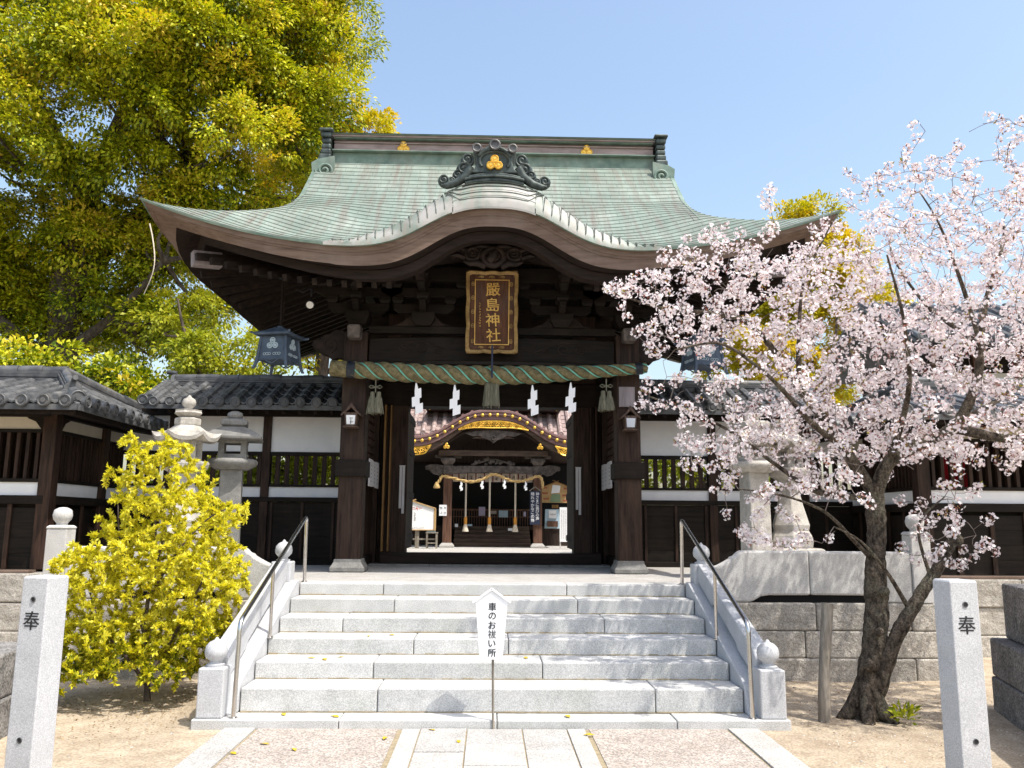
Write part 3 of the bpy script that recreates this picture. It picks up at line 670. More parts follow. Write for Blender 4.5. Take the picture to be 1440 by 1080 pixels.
for sx in (-1, 1): m = MB(); m.box(GX+sx*1.76, GX+sx*1.94, 9.95+1.3, 15.5, 4.85, 5.08); m.build('side_purlin', M_wood_y, gate)
# bracket sets
def bracket(x, yy):
    m = MB(); m.sq([(.10,4.262),(.16,4.36),(.16,4.45)], (GX+x, yy, 0))
    for hw, z in ((.42, 4.45), (.60, 4.68)):
        m.prism([(GX+x+k, zz) for k, zz in ((-hw,z+.06),(-hw*.8,z),(hw*.8,z),(hw,z+.06),(hw,z+.13),(-hw,z+.13))], 'y', yy-.05, yy+.05)
        for k in (-hw*.86, 0, hw*.86): m.sq([(.055,z+.131),(.08,z+.17),(.08,z+.225)], (GX+x+k, yy-.004, 0))
    for ln, z in ((.35,4.45),(.62,4.68)):
        m.prism([(yy-ln, z+.055), (yy-ln+.1, z-.005), (yy+.2, z-.005), (yy+.2, z+.125), (yy-ln, z+.125)], 'x', GX+x-.045, GX+x+.045)
        m.sq([(.055,z+.126),(.085,z+.17),(.085,z+.22)], (GX+x, yy-ln+.09, 0))
    m.build('bracket', M_wood_x, gate, bevel=.006)
for x in (-1.852, -.95, .95, 1.852): bracket(x, 11.36)
for sx in (-1, 1):
    m = MB(); m.prism([(GX+sx*x, z) for x, z in ((.52,4.262),(1.42,4.262),(1.25,4.33),(1.15,4.43),(.97,4.46),(.80,4.43),(.70,4.33))], 'y', 11.32, 11.40); m.build('frog_leg_strut', M_carv, gate, bevel=.02)
# carved pendant below the curved gable
m = MB()
for cx, cz, r in ((0,4.965,.135),(-.27,5.0,.09),(.27,5.0,.09)):
    m.tube([(GX+cx+r*math.cos(t), 10.36, cz+r*.85*math.sin(t)) for t in np.linspace(0, 2*math.pi, 22)], r*.30, 7)
    m.tube([(GX+cx+q*math.cos(t), 10.35, cz+q*.85*math.sin(t)) for t, q in zip(np.linspace(.5, 2.4*math.pi, 16), np.linspace(.01, r*.62, 16))], r*.16, 6)
for sg in (-1, 1):
    m.tube([(GX+sg*x, 10.36, z) for x, z in ((.34,5.04),(.44,5.09),(.52,5.04),(.60,5.05),(.66,5.02))], [.04,.045,.04,.03,.012], 7)
    m.tube([(GX+sg*x, 10.36, z) for x, z in ((.36,4.95),(.46,4.99),(.54,4.97),(.50,4.93))], [.035,.035,.025,.01], 6)
    m.tube([(GX+sg*x, 10.36, z) for x, z in ((.10,4.83),(.2,4.88),(.3,4.87),(.38,4.90))], [.04,.045,.035,.015], 7)
    m.tube([(GX+sg*x, 10.36, z) for x, z in ((.05,5.09),(.15,5.11),(.24,5.09))], [.04,.035,.02], 7)
m.tube([(GX-.06,10.35,4.90),(GX,10.33,4.97),(GX+.03,10.33,5.05)], [.05,.06,.03], 8)
m.build('carved_pendant', M_carv, gate, smooth=60)
m = MB(); m.prism([(GX+x, 4.98+.36*float(kg(x*.8))-.12) for x in np.linspace(-1.6,1.6,33)] + [(GX+x, 4.86+.36*float(kg(x*.85))-.12) for x in np.linspace(1.6,-1.6,33)], 'y', 10.42, 10.50); m.build('arched_rib', M_wood_x, gate)
m = MB(); m.prism([(GX+x, 5.32+.0*x) for x in (-1.7,1.7)] + [(GX+x, 5.0+.15*float(kg(x))) for x in np.linspace(1.7,-1.7,25)], 'y', 11.1, 11.15); m.build('tympanum', M_wood_x, gate)
for sx in (-1, 1):
    m = MB(); m.prism([(y_, z) for y_, z in ((10.15,4.86),(10.3,4.80),(11.3,4.70),(11.3,5.0),(10.4,4.98))], 'x', GX+sx*.90, GX+sx*1.02); m.build('arm_beam', M_carv, gate, bevel=.01)
# ------------------------------------------------------------------ tiled roofs
def tile_row(mb, a, b, r=.068, seg=.26, n=8, endcap=True):
    a, b = Vector(a), Vector(b); L = (b-a).length; k = max(1, round(L/seg)); pts = []; rad = []
    for i in range(k):
        p = a+(b-a)*(i/k); q = a+(b-a)*((i+1)/k)
        pts += [p, q-(b-a)*(.02/L)*.5, q-(b-a)*(.004/L)]; rad += [r*1.03, r*.95, r*.93]
    mb.tube(pts, rad, n)
    if endcap:
        d = (a-b).normalized(); h = Vector((d.x, d.y, 0)).normalized()
        c0 = a + h*.012
        mb.tube([c0-h*.03, c0+h*.02], r*1.16, 14)
        s = h.cross(Vector((0,0,1)))
        mb.tube([c0+h*.02+(s*math.cos(t)+Vector((0,0,1))*math.sin(t))*r*.92 for t in np.linspace(0, 2*math.pi, 13)], r*.16, 5)
        mb.tube([c0+h*.015, c0+h*.032], r*.45, 8)
def pan_tiles(mb, a, b, side, hw, step=.21):
    a, b, side = Vector(a), Vector(b), Vector(side); L = (b-a).length; n = max(1, round(L/step)); up = Vector((0,0,1))
    for k in range(n):
        p = a+(b-a)*(k/n)+up*.030; q = a+(b-a)*((k+1)/n)+up*.010
        for c0, c1, e0, e1 in ((-1,0,.018,-.012),(0,1,-.012,.018)):
            V = [p+side*hw*c0+up*e0, p+side*hw*c1+up*e1, q+side*hw*c1+up*e1, q+side*hw*c0+up*e0]; W = [v-up*.022 for v in V]
            mb.add(V+W, [(0,1,2,3),(7,6,5,4)]+[(i,i+4,(i+1)%4+4,(i+1)%4) for i in range(4)])
def ridge_stack(parent, a, b, m, wd=.13, h=.24, name='ridge', seg=.34):
    a, b = Vector(a), Vector(b); mb = MB(); rr = random.Random(int(a.x*100)); z = Vector((0,0,1))
    k = 4
    for i in range(k):
        w_ = wd*(1.15-.1*i) if i % 2 == 0 else wd*(1.0-.1*i)
        zz = h*(i+.5)/k*.8; mb.beam(a+z*zz, b+z*zz, w_*2, h/k*.8-.006)
    o = mb.build(name, m, parent, bevel=.004)
    mb = MB(); L = (b-a).length; nn = max(1, round(L/seg)); d = (b-a)/nn
    for i in range(nn):
        q = z*(h*.86+rr.uniform(-.008,.012)); mb.tube([a+d*i+q, a+d*(i+.93)+q, a+d*(i+.995)+q], [wd*.62, wd*.55, wd*.50], 10)
    mb.build('cap_tiles', M_tile, o, smooth=50); return o
def oni_plate(parent, c, d, s=1.0):     # demon-face tile without a face: scrolled plate facing d
    d = Vector(d).normalized(); sd = d.cross(Vector((0,0,1))).normalized(); c = Vector(c); mb = MB()
    out_ = [(-.20,0),(-.22,.07),(-.15,.12),(-.13,.22),(-.07,.27),(0,.30),(.07,.27),(.13,.22),(.15,.12),(.22,.07),(.20,0)]
    n = len(out_); A = [c+sd*(x*s)+Vector((0,0,z*s)) for x, z in out_]; B = [p-d*.07*s for p in A]
    mb.add(A+B, [tuple(range(n)), tuple(range(2*n-1,n-1,-1))]+[(i,(i+1)%n,(i+1)%n+n,i+n) for i in range(n)])
    for sg in (-1,1): mb.tube([c+d*.01+sd*(sg*(.14+q*math.cos(t))*s)+Vector((0,0,(.075+q*math.sin(t))*s)) for t,q in zip(np.linspace(0,3.4*math.pi,20), np.linspace(.01,.06,20))], .012*s, 5)
    mb.tube([c+d*.0+Vector((0,0,.17*s)), c+d*.03+Vector((0,0,.17*s))], .055*s, 10)
    mb.tube([c-d*.05+Vector((0,0,.31*s)), c+d*.10+Vector((0,0,.33*s))], .045*s, 10)
    return mb.build('end_tile', M_tile, parent, smooth=40)
def sl(mb, p, q, r_, s_):   # sheet with thickness under a tiled slope
    t = Vector((0,0,-.06)); V = [Vector(k) for k in (p,q,r_,s_)]
    mb.add(V+[k+t for k in V], [(0,1,2,3),(7,6,5,4)]+[(i,i+4,(i+1)%4+4,(i+1)%4) for i in range(4)])

# ------------------------------------------------------------------ corridor walls either side of the gate
def corridor(s):
    X = lambda x: GX+s*x
    lab = 'white plastered corridor wall joining the gate, behind the pair of grey stone lanterns' if s < 0 else 'white plastered corridor wall joining the gate, half hidden behind the blossoming cherry'
    t = thing('corridor_wall', lab, 'wall', (X(3.8), 13.1, P), 'tiled corridor walls beside the gate')
    x0, x1 = 2.05, 5.80; Yw = 13.1
    b = MB(); b.box(X(x0), X(x1), Yw-.10, Yw+.10, P-.01, 1.03); b.build('sill', M_wood_x, t, bevel=.006)
    b = MB()
    for i, q in enumerate(np.arange(1.032, 1.88, .172)): b.box(X(x0), X(x1), Yw-.04+.004*(i % 2), Yw+.03, q, q+.169)
    b.box(X(x0), X(x1), Yw+.03, Yw+.045, 1.02, 1.89); b.build('lower_boards', M_wood_x, t)
    for q in np.arange(x0+.35, x1, .47): b = MB(); b.box(X(q)-.02, X(q)+.02, Yw-.065, Yw-.041, 1.032, 1.89); b.build('cover_strip', M_wood_v, t, bevel=.003)
    b = MB(); b.box(X(x0), X(x1), Yw-.09, Yw+.09, 1.893, 1.962); b.build('rail', M_wood_x, t, bevel=.006)
    b = MB(); b.box(X(x0), X(x1), Yw-.03, Yw+.03, 1.963, 2.118); b.build('plaster_band', M_plaster, t)
    b = MB(); b.box(X(x0), X(x1), Yw-.06, Yw+.06, 2.119, 2.155); b.box(X(x0), X(x1), Yw-.06, Yw+.06, 2.60, 2.655); b.build('window_frame', M_wood_x, t, bevel=.004)
    b = MB()
    for q in np.arange(x0+.10, x1, .142): b.box(X(q)-.03, X(q)+.03, Yw-.035, Yw+.035, 2.155, 2.60)
    b.build('lattice', M_wood_v, t)
    b = MB(); b.box(X(x0), X(x1), Yw-.03, Yw+.03, 2.656, 3.22); b.build('plaster_panel', M_plaster, t)
    for q in (x0+.045, 3.46, 4.9):
        b = MB(); b.box(X(q)-.062, X(q)+.062, Yw-.08, Yw+.08, 1.03, 3.20); b.build('post', M_wood_v, t, bevel=.006)
    b = MB(); b.box(X(x0), X(x1), Yw-.085, Yw+.085, 3.20, 3.31); b.build('eave_beam', M_wood_x, t, bevel=.006)
    # roof
    xa, xb = (2.02, 5.12); Ye, Yr, ze, zr = 12.42, 13.3, 3.30, 3.70
    rb = MB(); sl(rb, (X(xa),Ye,ze), (X(xb),Ye,ze), (X(xb),Yr,zr), (X(xa),Yr,zr)); sl(rb, (X(xa),2*Yr-Ye,ze), (X(xb),2*Yr-Ye,ze), (X(xb),Yr,zr), (X(xa),Yr,zr))
    for i, q in enumerate(np.arange(xa+.10, xb, .238)):
        tile_row(rb, (X(q),Ye-.02,ze+.035), (X(q),Yr-.06,zr+.02)); tile_row(rb, (X(q),2*Yr-Ye+.02,ze+.035), (X(q),Yr+.06,zr+.02), endcap=False)
    for q in np.arange(xa+.10+.119, xb-.1, .238): pan_tiles(rb, (X(q),Ye-.02,ze+.005), (X(q),Yr-.06,zr), (1,0,0), .062)
    rb.box(X(xa), X(xb), Ye-.03, Ye+.0, ze-.075, ze-.01)
    ro = rb.build('tile_roof', M_tile, t, smooth=40)
    ridge_stack(ro, (X(xa),Yr,zr-.01), (X(xb-.1),Yr,zr-.01), M_tile_d, .11, .17)
    oni_plate(ro, (X(xb-.06),Yr,zr-.04), (s,0,0), .8)
    vb = MB()   # verge at the outer end
    for sy in (-1,1): tile_row(vb, (X(xb+.01),Yr+sy*(Yr-Ye+.02),ze+.05), (X(xb+.01),Yr,zr+.05), .075)
    for sy in (-1,1): tile_row(vb, (X(xb-.09),Yr+sy*(Yr-Ye+.0),ze+.08), (X(xb-.09),Yr,zr+.09), .06)
    vb.build('verge_tiles', M_tile, ro, smooth=40)
    rb = MB()
    for q in np.arange(xa+.12, xb, .24): rb.beam((X(q),Ye+.06,ze-.10), (X(q),Yw+.1,ze+.28), .045, .06)
    rb.build('rafters', M_rafter, t)
corridor(-1); corridor(1)

# ------------------------------------------------------------------ corner pavilions in front of the corridor ends
def pavilion(s):
    X = lambda x: GX+s*x
    lab = 'low dark timber pavilion with grey tiled hip roof beside the golden shrub' if s < 0 else 'low dark timber pavilion with red cloth behind its bars, past the cherry tree'
    t = thing('corner_pavilion', lab, 'pavilion', (X(7.5), 12, P), 'tiled corner pavilions')
    yf, yb, xi, xo = 10.95, 13.02, 5.66, 10.2
    zs = dict(b0=P+.03, b1=1.80, w0=1.90, w1=2.065, l0=2.11, l1=2.70, u0=2.745, u1=2.90)
    walls = [((X(xi),yf),(X(xo),yf)), ((X(xi),yf),(X(xi),yb))]
    def wbox(m, a, b, t0, z0, z1, grow=0.0):
        (ax, ay), (bx, by) = a, b
        if abs(ay-by) < 1e-6: m.box(ax-s*grow, bx, ay-t0, ay+t0, z0, z1)
        else: m.box(ax-t0, ax+t0, ay-grow*0+.07, by, z0, z1)
    m = MB()
    for k, (a, b) in enumerate(walls): wbox(m, a, b, .11, P-.02, P+.035)
    m.build('sill', M_wood_x, t, bevel=.006)
    m = MB(); m.box(X(xi-.02), X(xo), yf-.30, yf-.115, P+.0, P+.03); m.build('ledge', M_eave, t, bevel=.004)
    m = MB()
    for a, b in walls:
        for i, q in enumerate(np.arange(zs['b0']+.006, 1.70, .19)): wbox(m, a, b, .03+.004*(i % 2), q, q+.187)
    m.box(X(xi+.05), X(xo), yf+.031, yf+.05, P, 1.79); m.box(X(xi+.031), X(xi+.05), yf+.05, yb, P, 1.79); m.build('lower_boards', M_wood_x, t)
    for q in np.arange(xi+.42, xo, .45): m = MB(); m.box(X(q)-.03, X(q)+.03, yf-.06, yf-.036, zs['b0'], 1.79); m.build('cover_strip', M_wood_v, t, bevel=.003)
    for q in np.arange(yf+.42, yb, .45): m = MB(); m.box(X(xi-.06), X(xi-.036), q-.03, q+.03, zs['b0'], 1.79); m.build('cover_strip', M_wood_v, t, bevel=.003)
    m = MB()
    for a, b in walls: wbox(m, a, b, .09, 1.79, 1.897)
    m.build('rail', M_wood_x, t, bevel=.006)
    m = MB()
    for a, b in walls: wbox(m, a, b, .03, zs['w0'], zs['w1'])
    m.build('plaster_band', M_plaster, t)
    m = MB()
    for a, b in walls: wbox(m, a, b, .055, zs['w1']+.001, zs['l0']); wbox(m, a, b, .055, zs['l1'], zs['u0']-.001)
    m.build('window_frame', M_wood_x, t, bevel=.004)
    m = MB()
    for q in np.arange(xi+.16, xo, .125): m.box(X(q)-.022, X(q)+.022, yf-.03, yf+.03, zs['l0'], zs['l1'])
    for q in np.arange(yf+.16, yb, .10): m.box(X(xi)-.025, X(xi)+.025, q-.022, q+.022, zs['l0'], zs['l1'])
    m.build('lattice', M_wood_v, t)
    m = MB()
    for a, b in walls: wbox(m, a, b, .03, zs['u0'], zs['u1'])
    m.build('plaster_panel', M_cream, t)
    for (px, py) in ((xi,yf),(7.55,yf),(9.45,yf),(xi,12.35)):
        m = MB(); m.box(X(px)-.085, X(px)+.085, py-.085, py+.085, P+.03, 3.0); m.build('post', M_wood_v, t, bevel=.008)
    for q, dx in ((xi,1),(xi,0)):
        m = MB()
        if dx: m.prism([(X(q+.08),2.95),(X(q+.36),2.95),(X(q+.30),2.88),(X(q+.20),2.84),(X(q+.12),2.74),(X(q+.08),2.72)], 'y', yf-.06, yf+.06)
        else: m.prism([(yf+.08,2.95),(yf+.36,2.95),(yf+.30,2.88),(yf+.2,2.84),(yf+.12,2.74),(yf+.08,2.72)], 'x', X(q)-.06, X(q)+.06)
        m.build('bracket', M_wood_x, t, bevel=.006)
    m = MB()
    for a, b in walls: wbox(m, a, b, .10, 2.901, 3.02)
    m.build('eave_beam', M_wood_x, t, bevel=.006)
    m = MB(); m.box(X(xi+.1), X(xo), yb, yb+.06, P, 3.0); m.build('rear_wall', M_wood_v, t)
    m = MB(); m.box(X(xo), X(xo-.06), yf, yb, P, 3.0); m.build('end_wall', M_wood_v, t)
    # hip roof
    Ex, Eyf, Eyb, ze, Ax, Ay, za, xo2 = 5.06, 10.32, 13.72, 3.0, 6.12, 12.0, 3.50, 10.5
    m = MB()
    sl(m, (X(Ex),Eyf,ze), (X(xo2),Eyf,ze), (X(xo2),Ay,za), (X(Ax),Ay,za)); sl(m, (X(Ex),Eyb,ze), (X(xo2),Eyb,ze), (X(xo2),Ay,za), (X(Ax),Ay,za))
    m.add([(X(Ex),Eyf,ze),(X(Ex),Eyb,ze),(X(Ax),Ay,za),(X(Ex),Eyf,ze-.06),(X(Ex),Eyb,ze-.06),(X(Ax),Ay,za-.06)], [(0,1,2),(5,4,3),(0,3,4,1),(1,4,5,2),(2,5,3,0)])
    for q in np.arange(Ex+.14, xo2, .262):
        k = min(1, (q-Ex)/(Ax-Ex)); tile_row(m, (X(q),Eyf-.02,ze+.035), (X(q),Eyf+(Ay-Eyf)*k,ze+(za-ze)*k+.03), .072); tile_row(m, (X(q),Eyb,ze+.035), (X(q),Eyb+(Ay-Eyb)*k,ze+(za-ze)*k+.03), .072, endcap=False)
    for q in np.arange(Eyf+.14, Eyb, .262):
        k = (q-Eyf)/(Ay-Eyf) if q < Ay else (Eyb-q)/(Eyb-Ay)
        if k > .04: tile_row(m, (X(Ex-.02),q,ze+.035), (X(Ex+(Ax-Ex)*k),q,ze+(za-ze)*k+.03), .072)
    for q in np.arange(Ex+.14+.131, xo2-.1, .262):
        k = min(1, (q-.05-Ex)/(Ax-Ex)); pan_tiles(m, (X(q),Eyf-.02,ze+.005), (X(q),Eyf+(Ay-Eyf)*k,ze+(za-ze)*k), (1,0,0), .068)
    for q in np.arange(Eyf+.14+.131, Eyb-.1, .262):
        k = (q-.05-Eyf)/(Ay-Eyf) if q < Ay else (Eyb-q-.05)/(Eyb-Ay)
        if k > .06: pan_tiles(m, (X(Ex-.02),q,ze+.005), (X(Ex+(Ax-Ex)*k),q,ze+(za-ze)*k), (0,1,0), .068)
    m.box(X(Ex-.03), X(Ex), Eyf, Eyb, ze-.08, ze-.01); m.box(X(Ex), X(xo2), Eyf-.03, Eyf, ze-.08, ze-.01)
    ro = m.build('tile_roof', M_tile, t, smooth=40)
    ridge_stack(ro, (X(Ax-.05),Ay,za-.01), (X(xo2),Ay,za-.01), M_tile_d, .12, .24)
    ridge_stack(ro, (X(Ax),Ay,za+.06), (X(Ex+.22),Eyb-.35,ze+.09), M_tile_d, .09, .17, 'hip_ridge')
    ridge_stack(ro, (X(Ax),Ay,za+.06), (X(Ex+.40),Eyf+.63,ze+.17), M_tile_d, .09, .17, 'hip_ridge')
    oni_plate(ro, (X(Ex+.36),Eyf+.57,ze+.16), (-s*.55,-.83,0), .75)
    tr = MB(); tile_row(tr, (X(Ex+.06),Eyf+.10,ze+.09), (X(Ex+.40),Eyf+.63,ze+.24), .085); tr.build('corner_tile', M_tile, ro, smooth=40)
    m = MB(); sl(m, (X(Ex+.05),Eyf+.05,ze-.07), (X(xo2),Eyf+.05,ze-.07), (X(xo2),yf,ze+.02), (X(xi),yf,ze+.02)); sl(m, (X(Ex+.05),Eyf+.05,ze-.07), (X(Ex+.05),Eyb,ze-.07), (X(xi),Eyb,ze+.02), (X(xi),yf,ze+.02)); m.build('soffit', M_rafter, t)
pavilion(-1); pavilion(1)
rc = MB()
for i in range(5):
    x = 6.03+i*.085; rc.grid([[(GX+x+.02*math.sin(z*9+i)+k*.07, 11.10+.03*math.sin(k*6), z) for z in np.linspace(2.08,2.72,9)] for k in np.linspace(0,1,5)])
o = rc.build('hanging_cloth', M_redcl, origin=(GX+6.2,11.1,2.08), smooth=60); tag(o, 'red cloth hung behind the window bars of the pavilion near the cherry', 'cloth')

# ------------------------------------------------------------------ retaining walls of rough blocks
def foundation(s):
    X = lambda x: GX+.04+s*x
    lab = 'rough stone block retaining wall behind the golden shrub' if s < 0 else 'rough stone block retaining wall behind the cherry trunk, dappled with shade'
    t = thing('retaining_wall', lab, 'wall', (X(3.6), 9.1, 0), 'stone block retaining walls')
    r = random.Random(5+s); k = 0
    for z0, z1, off in ((-.06,.222,0),(.226,.50,.012),(.504,.786,.02)):
        x = 2.30
        while x < 4.86:
            L = r.uniform(.75,1.25); q = min(4.86, x+L)
            if 4.86-q < .4: q = 4.86
            b = MB(); b.box(X(x)+.004, X(q)-.004, 9.03+off+r.uniform(-.012,.012), 9.24, z0, z1) if s > 0 else b.box(X(q)+.004, X(x)-.004, 9.03+off+r.uniform(-.012,.012), 9.24, z0, z1)
            b.build('block', M_oldst, t, bevel=.018); x = q
    for z0, z1 in ((-.06,.26),(.264,.60),(.604,P-.004)):
        y = 9.26
        while y < 10.78:
            L = r.uniform(.6,.9); q = min(10.78, y+L); b = MB(); b.box(X(4.70)+.0, X(4.92), y+.004, q-.004, z0, z1); b.build('block', M_oldst, t, bevel=.018); y = q
        x = 4.93
        while x < 10.5:
            L = r.uniform(.7,1.2); q = x+L; b = MB(); b.box(X(x+.004), X(q-.004), 10.62+r.uniform(-.015,.015), 10.85, z0, z1); b.build('block', M_oldst, t, bevel=.02); x = q
foundation(-1); foundation(1)

# ------------------------------------------------------------------ stone balustrades on the terrace edge
def bud(mb, c, r, z0):      # lotus-bud finial
    mb.lathe([(r*.78,z0),(r*.82,z0+r*.25),(r*.55,z0+r*.35),(r*.52,z0+r*.5),(r*.95,z0+r*.95),(r*1.02,z0+r*1.35),(r*.93,z0+r*1.85),(r*.62,z0+r*2.2),(r*.22,z0+r*2.38),(r*.10,z0+r*2.58),(.001,z0+r*2.62)], c, 20)
def balustrade(s):
    X = lambda x: SX+s*x
    lab = 'pale granite balustrade on the terrace edge behind the golden shrub' if s < 0 else 'pale granite balustrade with a long slot on the terrace edge behind the cherry trunk'
    t = thing('terrace_balustrade', lab, 'balustrade', (X(3.5), 9.15, .79), 'granite terrace balustrades')
    top = [(2.34,1.15),(2.40,1.165),(2.47,1.20),(2.53,1.235),(2.545,1.255),(2.585,1.27),(2.62,1.305),(2.66,1.325)]
    poly = [(X(x), z) for x, z in top] + [(X(3.37),1.325),(X(3.37),.865),(X(2.92),.862),(X(2.84),.85),(X(2.76),.805),(X(2.72),.79),(X(2.34),.79)]
    m = MB(); m.prism(poly, 'y', 9.07, 9.23); m.build('panel', M_granite, t, bevel=.022)
    m = MB(); m.prism([(X(3.375),1.323),(X(4.48),1.323),(X(4.48),.79),(X(4.10),.79),(X(4.06),.82),(X(3.98),.864),(X(3.375),.867)], 'y', 9.072, 9.228); m.build('panel', M_granite, t, bevel=.022)
    m = MB(); m.box(X(4.48), X(4.69), 9.05, 9.26, .79, 1.50); m.sq([(.105,1.50),(.115,1.515),(.09,1.54)], (X(4.585), 9.155, 0)); o = m.build('corner_post', M_granite, t, bevel=.012)
    m = MB(); m.lathe([(.06,1.535),(.055,1.56),(.088,1.60),(.098,1.645),(.085,1.70),(.04,1.725),(.001,1.728)], (X(4.585),9.155,0), 18); m.build('ball_cap', M_granite, o, smooth=60)
    m = MB(); m.box(X(2.75), X(4.07), 9.13, 9.20, .79, .864); m.build('slot_shade', M_shade, t)  # near-black strip stands for the shade inside the slot
balustrade(-1); balustrade(1)
def stair_side(s):
    X = lambda x: SX+s*x
    lab = 'pale granite stair balustrade with two budded newels beside the golden shrub' if s < 0 else 'pale granite stair balustrade with two budded newels under the cherry branches'
    t = thing('stair_balustrade', lab, 'balustrade', (X(2.23), 7.0, .07), 'granite stair balustrades')
    m = MB(); m.prism([(7.08,.072),(7.20,.30),(9.10,.985),(9.22,.985),(9.22,.072)], 'x', X(2.065), X(2.34)); m.build('stringer', M_newgran, t, bevel=.012)
    for y, z0, z1 in ((7.06,.071,.45),(9.155,.92,1.18)):
        m = MB(); m.box(X(2.13), X(2.335), y-.1025, y+.1025, z0, z1); o = m.build('newel', M_newgran, t, bevel=.012)
        m = MB(); bud(m, (X(2.2325), y, 0), .088, z1-.004); m.build('bud_finial', M_newgran, o, smooth=50)
    pts = [(7.165,.50),(7.30,.60),(9.05,1.19),(9.05,.985),(8.55,.80),(8.52,.82),(8.42,.80),(7.75,.555),(7.70,.50),(7.30,.36),(7.165,.31)]
    m = MB(); m.prism(pts, 'x', X(2.165), X(2.305)); m.build('sloping_panel', M_newgran, t, bevel=.016)
stair_side(-1); stair_side(1)
def handrail(s):
    x = -1.985 if s < 0 else 2.125
    lab = 'bent stainless handrail on the shrub side of the steps' if s < 0 else 'bent stainless handrail on the cherry side of the steps'
    t = thing('handrail', lab, 'handrail', (x, 8, .07), 'stainless stair handrails')
    def arc(p, a, b, r=.07, n=6):   # rounded corner
        p, a, b = Vector(p), Vector(a), Vector(b); u = (a-p).normalized()*r; v = (b-p).normalized()*r
        return [tuple(p+u*(1-k)**2+v*k**2) for k in np.linspace(0,1,n)]
    A, B, D, E_ = (x,6.985,.07), (x,7.02,.80), (x,9.33,1.655), (x,9.36,P)
    m = MB(); m.tube([A]+arc(B, A, D)+arc(D, B, E_)+[E_], .0195, 12); m.build('rail', M_steel, t, smooth=60)
    m = MB(); z = .80+(8.0-7.02)/(9.33-7.02)*.855; m.tube([(x,8.0,.55),(x,8.0,z-.01)], .0165, 10); m.build('post', M_steel, t, smooth=60)
    for y, z in ((6.985,.071),(8.0,.549),(9.36,P+.004)): m = MB(); m.lathe([(.034,z),(.034,z+.006),(.022,z+.012)], (x,y,0), 14); m.build('base_flange', M_steel, t, smooth=40)
handrail(-1); handrail(1)
# ------------------------------------------------------------------ inscribed granite posts
def post(s):
    c, rot, lab = ((-2.53,5.0),-14,'granite post carved with one black character, in front of the golden shrub') if s < 0 else ((2.75,5.0),4,'granite post carved with one black character, in front of the cherry trunk')
    t = thing('inscribed_post', lab, 'post', (c[0], c[1], 0), 'inscribed granite posts')
    hw = .0825 if s < 0 else .085; m = MB(); H_ = 1.282 if s < 0 else 1.292
    Mz = Matrix.Rotation(R(rot), 3, 'Z')
    m.sq([(hw*1.03,-.08),(hw,H_-.012),(hw-.008,H_)], (c[0],c[1],0), R(rot)); m.build('shaft', M_newgran, t, bevel=.006)
    f = Mz @ Vector((0,-1,0)); sd = Mz @ Vector((1,0,0)); base = Vector((c[0],c[1],0))
    M4 = Matrix.Translation(base+f*(hw+.001)+Vector((0,0,1.04))) @ Mz.to_4x4() @ Matrix.Rotation(math.pi/2, 4, 'X')
    text('奉', .110, M_black, t, None, offset=.0010, depth=.0012, M=M4)
    for z in (1.155, .405):
        q = base+f*(hw+.0)+Vector((0,0,z)); m = MB(); m.tube([q+f*.003, q-f*.012], .0125, 14); m.build('hole_shade', M_black, t)  # black disc stands for the shade inside the hole
        m = MB(); m.tube([q+f*.0035+(sd*math.cos(a)+Vector((0,0,1))*math.sin(a))*.0145 for a in np.linspace(0,2*math.pi,17)], .0028, 5); m.build('hole_rim', M_tile, t)
post(-1); post(1)
# ------------------------------------------------------------------ block walls at the edges of the forecourt
def blockwall(s):
    lab = 'dark grey stone block wall beside the inscribed post near the golden shrub' if s < 0 else 'tall dark grey stone block wall stepping past the inscribed post near the cherry'
    t = thing('block_wall', lab, 'wall', (s*4.3, 6.8, 0), 'stone block walls of the forecourt')
    a0, a1 = (Vector((4.50,7.7,0)), Vector((3.75,5.2,0))) if s > 0 else (Vector((-3.62,7.2,0)), Vector((-3.40,5.2,0)))
    d = (a1-a0).normalized(); nrm = Vector((-d.y, d.x, 0)); nrm = nrm if nrm.x*s > 0 else -nrm; r = random.Random(9)
    for z0, z1, off, segs in ((-.05,.29,0,(0,1.5,2.9)),(.294,.62,.012,(0,1.0,2.9))) + (((.624,1.10,.13,(.05,.42,1.3,2.9)),) if s > 0 else ()):
        for p, q in zip(segs[:-1], segs[1:]):
            A = a0+d*(p+.004)+nrm*off; B = a0+d*(q-.004)+nrm*off; W = nrm*(.9 if s > 0 else .6); m = MB()
            m.add([A+Vector((0,0,z0)), B+Vector((0,0,z0)), B+W+Vector((0,0,z0)), A+W+Vector((0,0,z0)), A+Vector((0,0,z1)), B+Vector((0,0,z1)), B+W+Vector((0,0,z1)), A+W+Vector((0,0,z1))], [(0,3,2,1),(4,5,6,7),(0,1,5,4),(1,2,6,5),(2,3,7,6),(3,0,4,7)])
            m.build('block', M_darkst, t, bevel=.02)
blockwall(-1); blockwall(1)
m = MB(); m.sq([(.10,1.10),(.10,1.62),(.085,1.64)], (4.42,6.55,0)); m.build('stone_post', M_darkst, origin=(4.42,6.55,1.1), bevel=.01)
tag(bpy.data.objects['stone_post'], 'squat grey stone post standing on the tall block wall', 'post')
